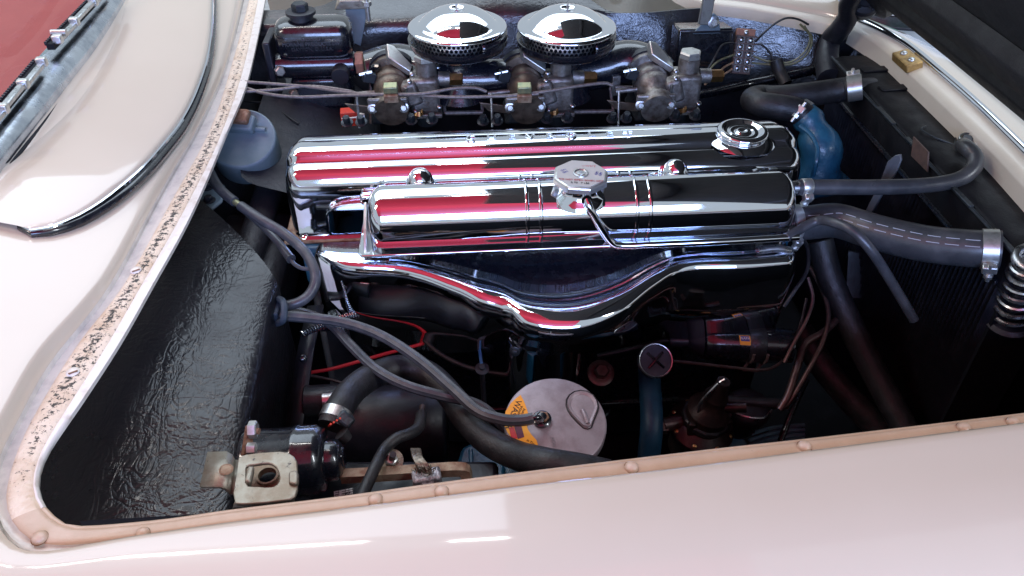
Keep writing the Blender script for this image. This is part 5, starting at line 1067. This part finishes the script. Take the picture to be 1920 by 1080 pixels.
# ================================================================== radiator end of the bay
ra = thing('radiator', 'black radiator with wide top tank across the front of the bay', 'radiator', (0.70, 1.0, 0.36))
tkp = [(0.636, 0.795), (0.634, 0.842), (0.638, 0.849), (0.648, 0.852), (0.72, 0.852), (0.73, 0.849), (0.734, 0.842), (0.734, 0.795)]
ys_ = [0.700, 0.706, 0.72, 0.80, 0.90, 1.05, 1.20, 1.265, 1.285]
rows = []
for k, y in enumerate(ys_):
    s = {0: 0.006, 8: 0.014, 7: 0.004}.get(k, 0.0)
    rows.append([Vector((x+(s if x < 0.68 else -s), y, z-s*0.8)) for x, z in tkp])
mb = MB(); mb.grid(rows); mb.f.append(list(range(8))); mb.f.append([8*8+i for i in range(8)])
mb.build('top_tank', 'tank_black', ra, smooth=40, bevel=0.002)
MB().box((0.685, 0.985, 0.60), (0.07, 0.56, 0.40)).build('core_frame', 'black_dull', ra)
fin = MB(); nf = 64; a_ = []; b2 = []
for k in range(nf*2+1):
    y = 0.71+0.55*k/(nf*2); x = 0.640 if k % 2 else 0.650
    a_.append(Vector((x, y, 0.80))); b2.append(Vector((x, y, 0.38)))
fin.grid([a_, b2]); fin.build('core_fins', 'black_satin', ra, smooth=0)
MB().tube([Vector((0.636, 0.71, 0.800)), Vector((0.634, 0.9, 0.800)), Vector((0.634, 1.15, 0.800)), Vector((0.637, 1.27, 0.800))], 0.0042, 8, 4).build('tank_seam', 'black_gloss', ra)
MB().tube([Vector((0.632, 0.705, 0.8475)), Vector((0.632, 0.9, 0.8475)), Vector((0.632, 1.12, 0.8475)), Vector((0.634, 1.15, 0.8475)), Vector((0.637, 1.27, 0.846))], 0.0024, 8, 4).build('tank_lip', 'dark_cast', ra)
for k, (y0, y1) in enumerate([(0.70, 0.735), (0.80, 0.87), (0.93, 0.98), (1.02, 1.075)]):
    MB().box((0.6325, (y0+y1)/2, 0.8485), (0.007, y1-y0, 0.0042)).build('lip_clip', 'dark_cast', ra, bevel=0.001)
for y in (1.20, 1.13):
    MB().box((0.685, y, 0.8535), (0.055, 0.018, 0.004), (0, 0, 4)).build('tank_rib', 'tank_black', ra, bevel=0.0018)
MB().cyl((0.60, 1.150, 0.842), (0.665, 1.165, 0.836), 0.0178, n=24).build('inlet', 'black_satin', ra)
ins = P(1805, 276, 0.853)
MB().cyl(ins+Vector((0, 0, -0.004)), ins+Vector((-0.002, -0.006, 0.018)), 0.0065, n=16).build('overflow_inlet', 'black_satin', ra)
for a0, r_, sg in ((P(1745, 245, 0.8545), 0.03, 1), (P(1790, 235, 0.8545), 0.02, -1)):
    MB().tube([a0+Vector((0.0, 0.014, 0)), a0+Vector((-0.012, 0.004, 0.001)), a0+Vector((-0.006, -0.016, 0)), ins+Vector((-0.006, 0.010, -0.002))], 0.0012, 6, 5).build('solder_bead', 'dark_cast', ra)
fn = thing('cooling_fan', 'grey engine fan blade standing in front of the radiator core', 'fan', P(1640, 430, 0.62))
MB().prism([PX(x, y, 0.575+dx) for x, y, dx in ((1688, 289, 0.012), (1678, 291, 0.008), (1664, 302, 0.003), (1654, 330, 0), (1640, 360, 0), (1620, 400, 0), (1632, 404, 0.008), (1662, 350, 0.008), (1680, 322, 0.010), (1689, 300, 0.012))], (0.003, 0.001, 0)).build('blade', 'fan_paint', fn, bevel=0.001)
MB().prism([P(x, y, z) for x, y, z in ((1590, 470, 0.62), (1640, 480, 0.62), (1625, 560, 0.56), (1585, 560, 0.56))], (0.004, 0.002, 0)).build('blade', 'black_satin', fn, bevel=0.001)
MB().cyl(P(1590, 440, 0.62), P(1625, 440, 0.62), 0.045, n=28, bev=0.004).build('hub', 'black_satin', fn)
cdp = thing('card_tag', 'dull brown card plate hanging beside the radiator tank', 'plate', P(1730, 290, 0.80))
MB().prism([PX(x, y, 0.628) for x, y in ((1712, 256), (1740, 285), (1738, 322), (1708, 292))], (0.002, 0, 0)).build('plate', 'terminal_brown', cdp)

def band_clamp(p, ax, r, parent, w_=0.016, m='zinc', ang=-60):
    ax = Vector(ax).normalized(); p = Vector(p); o = MB().lathe([(r*1.01, 0), (r*1.05, 0.0006), (r*1.05, w_-0.0006), (r*1.01, w_)], p-ax*w_/2, ax, 32).build('clamp', m, parent)
    u = Vector((0, -1, 0)); u = (u-ax*u.dot(ax)).normalized(); v = ax.cross(u); 
    if v.z < 0: v = -v
    d = (u*math.cos(R(ang))+v*math.sin(R(ang))).normalized(); q = p+d*(r*1.05+0.004)
    MB().box(q, (w_*0.9, 0.012, 0.009), Matrix((ax, ax.cross(d).normalized(), d)).transposed()).build('clamp_lug', m, o, bevel=0.0015)
    t = ax.cross(d).normalized(); t = t if t.z > 0 else -t
    MB().cyl(q+t*0.012+d*0.002, q-t*0.022+d*0.002, 0.0026, n=10).build('clamp_bolt', m, o)
    MB().lathe([(0.0055, 0), (0.0055, 0.005)], q-t*0.014+d*0.002, t, 6).build('clamp_nut', m, o, smooth=20)
    return o
# upper radiator hose
uh = thing('radiator_hose', 'thick black upper radiator hose with a tight elbow above the blue housing', 'hose', P(1500, 190, 0.82))
MB().tube([PX(1612, 163, 0.632), P(1560, 171, 0.838), P(1500, 179, 0.832), P(1455, 183, 0.826), P(1425, 182, 0.824), P(1411, 187, 0.830), P(1422, 195, 0.838), P(1455, 200, 0.840), P(1488, 206, 0.838), P(1512, 219, 0.830)], 0.0192, 20, 8).build('hose', 'rubber', uh)
band_clamp(PX(1602, 165, 0.622), PX(1612, 163, 0.632)-P(1560, 171, 0.838), 0.0195, uh, 0.022, ang=150)
band_clamp(P(1504, 211, 0.832), (0.75, -0.75, -0.3), 0.0195, uh, 0.014, ang=20)
# bypass hose to the radiator tank
bh = thing('bypass_hose', 'slim black coolant hose curving from the chrome tank to the radiator top', 'hose', P(1510, 352, 0.85))
MB().tube([Vector((0.428, 0.855, 0.852))]+TB([(1560, 351, 0.850), (1640, 351, 0.848), (1710, 349, 0.848), (1765, 344, 0.85), (1803, 334, 0.856), (1826, 314, 0.866), (1828, 294, 0.874), (1815, 279, 0.878), (1805, 272, 0.872)]), 0.0102, 16, 8).build('hose', 'flex_hose', bh)
band_clamp(Vector((0.440, 0.855, 0.852)), (1, 0, 0), 0.0106, bh, 0.013, ang=-35)
wq = ins+Vector((-0.001, -0.003, 0.008)); MB().lathe([(0.0104, 0), (0.0112, 0.001), (0.0112, 0.009), (0.0104, 0.010)], wq, (-0.08, -0.25, 1), 24, ends=False).build('wire_clamp', 'zinc', bh)
MB().tube([wq+Vector((0.009, 0.0, 0.004)), wq+Vector((0.022, 0.004, 0.006)), wq+Vector((0.030, 0.003, 0.010)), wq+Vector((0.026, -0.006, 0.008)), wq+Vector((0.012, -0.006, 0.004))], 0.0026, 8, 5).build('clamp_ear', 'zinc', bh)
# lower, flexible convoluted hose
lh = thing('radiator_hose', 'wide black coolant hose with broken silver lines running to the radiator', 'hose', P(1520, 410, 0.80))
pts = [Vector((0.425, 0.846, 0.803)), Vector((0.45, 0.845, 0.803))]+TB([(1570, 414, 0.805), (1640, 435, 0.81), (1730, 456, 0.818), (1810, 465, 0.828), (1876, 468, 0.836)])
cc = resample(catmull(pts, 8), 90)
MB().tube(cc, 0.0228, 24, 1).build('hose', 'flex_hose', lh)
for off in (R(38), R(58)):
    for k in range(12):
        i0 = 6+k*7; seg = []
        for i in range(i0, min(i0+6, 90)):
            t = (cc[min(i+1, 89)]-cc[max(i-1, 0)]).normalized(); s = t.cross(Vector((0, 0, 1))).normalized(); n_ = s.cross(t); seg.append(cc[i]+(s*math.cos(off)+n_*math.sin(off))*0.0229)
        if len(seg) > 1: MB().tube(seg, 0.0005, 6, 1).build('printed_line', 'hose_print', lh)
band_clamp(cc[85], cc[88]-cc[82], 0.0232, lh, 0.018, 'zinc', ang=-15)
band_clamp(Vector((0.432, 0.846, 0.803)), (1, 0, 0), 0.0230, lh, 0.012, 'zinc', ang=-30)
# overflow hose
oh = thing('overflow_hose', 'slim grey black overflow hose drooping from the chrome pipe toward the radiator', 'hose', P(1495, 425, 0.812))
MB().tube([nc+Vector((0.262, -0.036, -0.056)), P(1530, 415, 0.824), P(1565, 418, 0.838), P(1600, 434, 0.840), P(1632, 468, 0.824), P(1660, 510, 0.792), P(1688, 556, 0.757), P(1714, 600, 0.727)], 0.0062, 16, 8).build('hose', 'flex_hose', oh)
# long diagonal pipes low in the bay
for pts, r, lb in (([(1538, 452, 0.74), (1556, 520, 0.70), (1590, 600, 0.655), (1640, 700, 0.60), (1700, 810, 0.55), (1740, 880, 0.52)], 0.0180, 'thick dark pipe slanting down in front of the radiator, the upper of two'),
                   ([(1500, 620, 0.60), (1545, 690, 0.57), (1600, 755, 0.54), (1665, 820, 0.51), (1720, 880, 0.48)], 0.0190, 'thick dark pipe slanting down in front of the radiator, the lower of two')):
    hose('drain_pipe', TB(pts), r, 'rubber', lb, 'pipe', 'slanting pipes before the radiator', 18, 7)
# fuel lines beside the coil
single('fuel_line', MB().tube(TB([(1518, 500, 0.70), (1540, 540, 0.685), (1553, 585, 0.67), (1545, 635, 0.65), (1515, 695, 0.625), (1482, 750, 0.60), (1462, 768, 0.59)]), 0.0034, 10, 7), 'copper_line', 'thin copper fuel line curving down to the fuel filter', 'pipe')
single('fuel_line', MB().tube(TB([(1578, 590, 0.66), (1545, 622, 0.65), (1510, 645, 0.64), (1494, 690, 0.625), (1478, 740, 0.605), (1462, 768, 0.59)]), 0.0052, 12, 7), 'copper_line', 'thicker brown fuel hose joining the copper line at the fuel filter', 'pipe')
single('spark_lead', MB().tube(TB([(1502, 438, 0.77), (1515, 470, 0.76), (1512, 510, 0.745), (1490, 545, 0.73), (1470, 575, 0.71)]), 0.0026, 8, 6), 'rubber', 'thin black lead hooking round the front end of the ignition shield', 'wire')
single('spark_lead', MB().tube(TB([(1515, 520, 0.72), (1524, 560, 0.70), (1512, 600, 0.68), (1490, 640, 0.66), (1470, 680, 0.64)]), 0.0026, 8, 6), 'copper_line', 'thin brown lead falling behind the ignition coil strap', 'wire')
single('black_tube', MB().tube(TB([(1512, 712, 0.56), (1490, 760, 0.545), (1470, 810, 0.525), (1455, 850, 0.51)]), 0.0045, 10, 6), 'black_gloss', 'short glossy black tube below the fuel filter', 'pipe')
# coil spring on its post
cs = thing('hood_spring', 'steel coil spring on a post at the edge of the frame beside the radiator', 'spring', P(1910, 590, 0.76))
sa = P(1898, 590, 0.745); sb = P(1935, 490, 0.845); sdv = (sb-sa).normalized(); su = sdv.orthogonal().normalized(); sv = sdv.cross(su)
Ls = (sb-sa).length; pts = [sa+sdv*(Ls*k/140)+(su*math.cos(2*math.pi*k/20)+sv*math.sin(2*math.pi*k/20))*(0.0225-0.0045*k/140) for k in range(141)]
MB().tube(pts, 0.0032, 8, 1).build('coil', 'steel', cs)
MB().lathe([(0.016, 0), (0.0215, 0.002), (0.0225, 0.006), (0.0200, 0.010), (0.0145, 0.010), (0.0135, 0.004), (0.013, -0.02)], sb, sdv, 28).build('cup', 'steel', cs, smooth=60)
MB().cyl(sa-sdv*0.02, sb, 0.011, n=18).build('post', 'dark_cast', cs)
MB().lathe([(0.030, -0.006), (0.031, -0.002), (0.026, 0.002)], sa-sdv*0.004, sdv, 28).build('seat', 'black_satin', cs)

# ================================================================== far side: relay box, terminal block and its wires
rb = thing('relay_box', 'black relay box with grey strut bracket on the far inner wing', 'relay box', PY(1312, 110, 1.36))
q = PY(1312, 92, 1.375)
MB().box(q, (0.098, 0.05, 0.085), (-8, 0, 0)).build('case', 'black_gloss', rb, bevel=0.004)
MB().tube([q+Vector((-0.045, -0.026, 0.042)), q+Vector((0.045, -0.026, 0.042))], 0.002, 6, 1).build('case_lip', 'black_satin', rb)
b0 = PY(1327, 38, 1.372)
MB().prism([b0+Vector(v) for v in ((-0.030, -0.022, -0.016), (0.020, -0.022, -0.016), (0.012, -0.022, 0.012), (0.002, -0.022, 0.020), (-0.008, -0.022, 0.012))], (0, 0.003, 0.001)).build('strut_foot', 'drum_blue', rb, bevel=0.001)
MB().box(PY(1325, -4, 1.36)+Vector((0, -0.012, 0.008)), (0.021, 0.008, 0.10), (0, 2, 0)).build('strut', 'zinc', rb, bevel=0.002)
MB().lathe([(0.010, 0), (0.010, 0.004), (0.0055, 0.005), (0.0055, 0.010)], b0+Vector((0.002, -0.024, 0.006)), (0, -1, 0.2), 20).build('bolt', 'steel', rb)
tb_ = thing('terminal_block', 'brown wiring terminal block with two columns of screws on the far inner wing', 'terminal block', PY(1390, 100, 1.36))
t0 = PY(1398, 56, 1.375); t1 = PY(1385, 142, 1.345); td_ = (t1-t0); tl = td_.length; td_.normalize(); tx = Vector((1, 0, 0.08)); tx = (tx-td_*tx.dot(td_)).normalized(); tn = tx.cross(td_)
if tn.y > 0: tn = -tn
def T(u, v, h=0.0): return t0+td_*(v*tl)+tx*u+tn*h
tmx = Matrix((tx, td_, tn)).transposed()
MB().box(T(0, 0.06, 0.002), (0.034, tl*0.16, 0.008), tmx).build('upper_tab', 'terminal_tab', tb_, bevel=0.001)
MB().box(T(0, 0.55, 0.004), (0.034, tl*0.82, 0.012), tmx).build('body', 'terminal_brown', tb_, bevel=0.001)
MB().dome(T(0, 0.06, 0.006), tn, 0.0045, 0.003).build('screw', 'steel', tb_)
for k in range(5):
    v = 0.22+k*0.155
    MB().box(T(0, v-0.075, 0.0125), (0.040, 0.0024, 0.008), tmx).build('barrier', 'terminal_brown', tb_)
    for s in (-1, 1):
        MB().box(T(0.0085*s, v, 0.0112), (0.012, 0.011, 0.002), tmx).build('contact', 'cast_alloy', tb_)
        sc_ = MB().dome(T(0.0085*s, v, 0.0122), tn, 0.0046, 0.003, 14).build('screw', 'steel', tb_)
wires = [('green_wire', [T(0.017, 0.55, 0.012), PY(1440, 115, 1.34), PY(1480, 117, 1.335), PY(1508, 98, 1.335), PY(1519, 72, 1.34), PY(1508, 48, 1.345)], 'yellow green wire looping out from the terminal block toward the hinge, inner loop'),
         ('green_wire', [T(0.017, 0.70, 0.012), PY(1445, 121, 1.338), PY(1486, 120, 1.332), PY(1514, 100, 1.333), PY(1522, 70, 1.338), PY(1500, 45, 1.345)], 'yellow green wire looping out from the terminal block toward the hinge, outer loop'),
         ('rubber', [T(0.017, 0.24, 0.012), PY(1432, 62, 1.35), PY(1452, 45, 1.35), PY(1474, 34, 1.35), PY(1496, 36, 1.35), PY(1516, 46, 1.35)], 'black wire arching from the top of the terminal block'),
         ('rubber', [T(0.017, 0.30, 0.012), PY(1428, 84, 1.35), PY(1444, 100, 1.345), PY(1456, 130, 1.33), PY(1470, 160, 1.31)], 'black wire dropping behind the upper radiator hose'),
         ('rubber', [T(-0.017, 0.30, 0.012), PY(1355, 84, 1.34), PY(1338, 112, 1.32), PY(1322, 140, 1.28)], 'black wire from the upper left of the terminal block to the carburettor'),
         ('green_wire', [T(-0.017, 0.55, 0.012), PY(1352, 112, 1.335), PY(1338, 122, 1.31), PY(1320, 142, 1.28)], 'pale green wire from the terminal block to the carburettor'),
         ('tan_wire', [T(-0.017, 0.72, 0.012), PY(1358, 126, 1.335), PY(1345, 139, 1.31), PY(1322, 152, 1.28)], 'tan wire from the terminal block to the carburettor'),
         ('tan_wire', [T(-0.017, 0.86, 0.012), PY(1356, 140, 1.335), PY(1342, 144, 1.31), PY(1322, 158, 1.28)], 'tan wire from the lowest terminal screw to the carburettor')]
for m, pts, lb in wires:
    single('wire', MB().tube(pts, 0.0019, 8, 7), m, lb, 'wire', 'terminal block wires')
lg = thing('wire_loom', 'black taped wiring loom sagging along the far inner wing', 'cable', PY(1330, 185, 1.3))
MB().tube([PY(1300, 178, 1.26), PY(1340, 172, 1.30), PY(1400, 158, 1.33), PY(1460, 146, 1.33), PY(1540, 128, 1.33)], 0.0085, 12, 7).build('loom', 'black_gloss', lg)
MB().tube([PY(1455, 112, 1.33), PY(1462, 135, 1.32), PY(1474, 158, 1.30)], 0.011, 12, 5).build('branch', 'rubber', lg)
# choke and throttle cables over the carburettors
cab = [([(452, 153, 0.875), (520, 158, 0.872), (580, 163, 0.868), (640, 172, 0.865), (700, 177, 0.865), (770, 178, 0.868), (850, 182, 0.868), (950, 180, 0.868), (1010, 176, 0.87)], 'thin grey control cable from the cowl to the middle carburettor clamp'),
       ([(455, 163, 0.87), (500, 176, 0.866), (560, 182, 0.862), (640, 179, 0.862), (720, 177, 0.868), (790, 176, 0.872), (850, 166, 0.876), (890, 165, 0.874), (912, 172, 0.868)], 'thin grey control cable arching between the first two carburettors'),
       ([(460, 172, 0.868), (520, 168, 0.868), (570, 162, 0.868), (610, 164, 0.868), (655, 171, 0.866), (665, 174, 0.86)], 'short grey control cable ending beside the first carburettor'),
       ([(960, 179, 0.868), (1020, 172, 0.872), (1080, 162, 0.876), (1130, 156, 0.876), (1148, 160, 0.872)], 'thin grey control cable from the middle clamp to the last carburettor')]
for pts, lb in cab: single('control_cable', MB().tube(TB(pts), 0.0026, 10, 7), 'cable_grey', lb, 'cable', 'control cables over the carburettors')
for px, lb in ((733, 'square metal cable clamp on the first carburettor'), (983, 'square metal cable clamp on the middle carburettor')):
    kc = thing('cable_clamp', lb, 'clamp', P(px, 172, 0.872), 'square cable clamps')
    c0 = P(px, 172, 0.873)
    MB().box(c0+Vector((0, 0, 0.006)), (0.021, 0.014, 0.012), (15, 0, 0)).build('block', 'olive_fitting', kc, bevel=0.0015)
    MB().box(c0+Vector((0, -0.006, -0.008)), (0.022, 0.006, 0.014), (15, 0, 0)).build('lower_jaw', 'rust_stain', kc, bevel=0.0015)
single('ground_wire', MB().tube([P(458, 190, 0.80), P(500, 194, 0.80), P(520, 205, 0.798), P(545, 222, 0.795), P(560, 232, 0.79)], 0.0016, 8, 6), 'rubber', 'thin black wire lying on the toe board', 'wire')
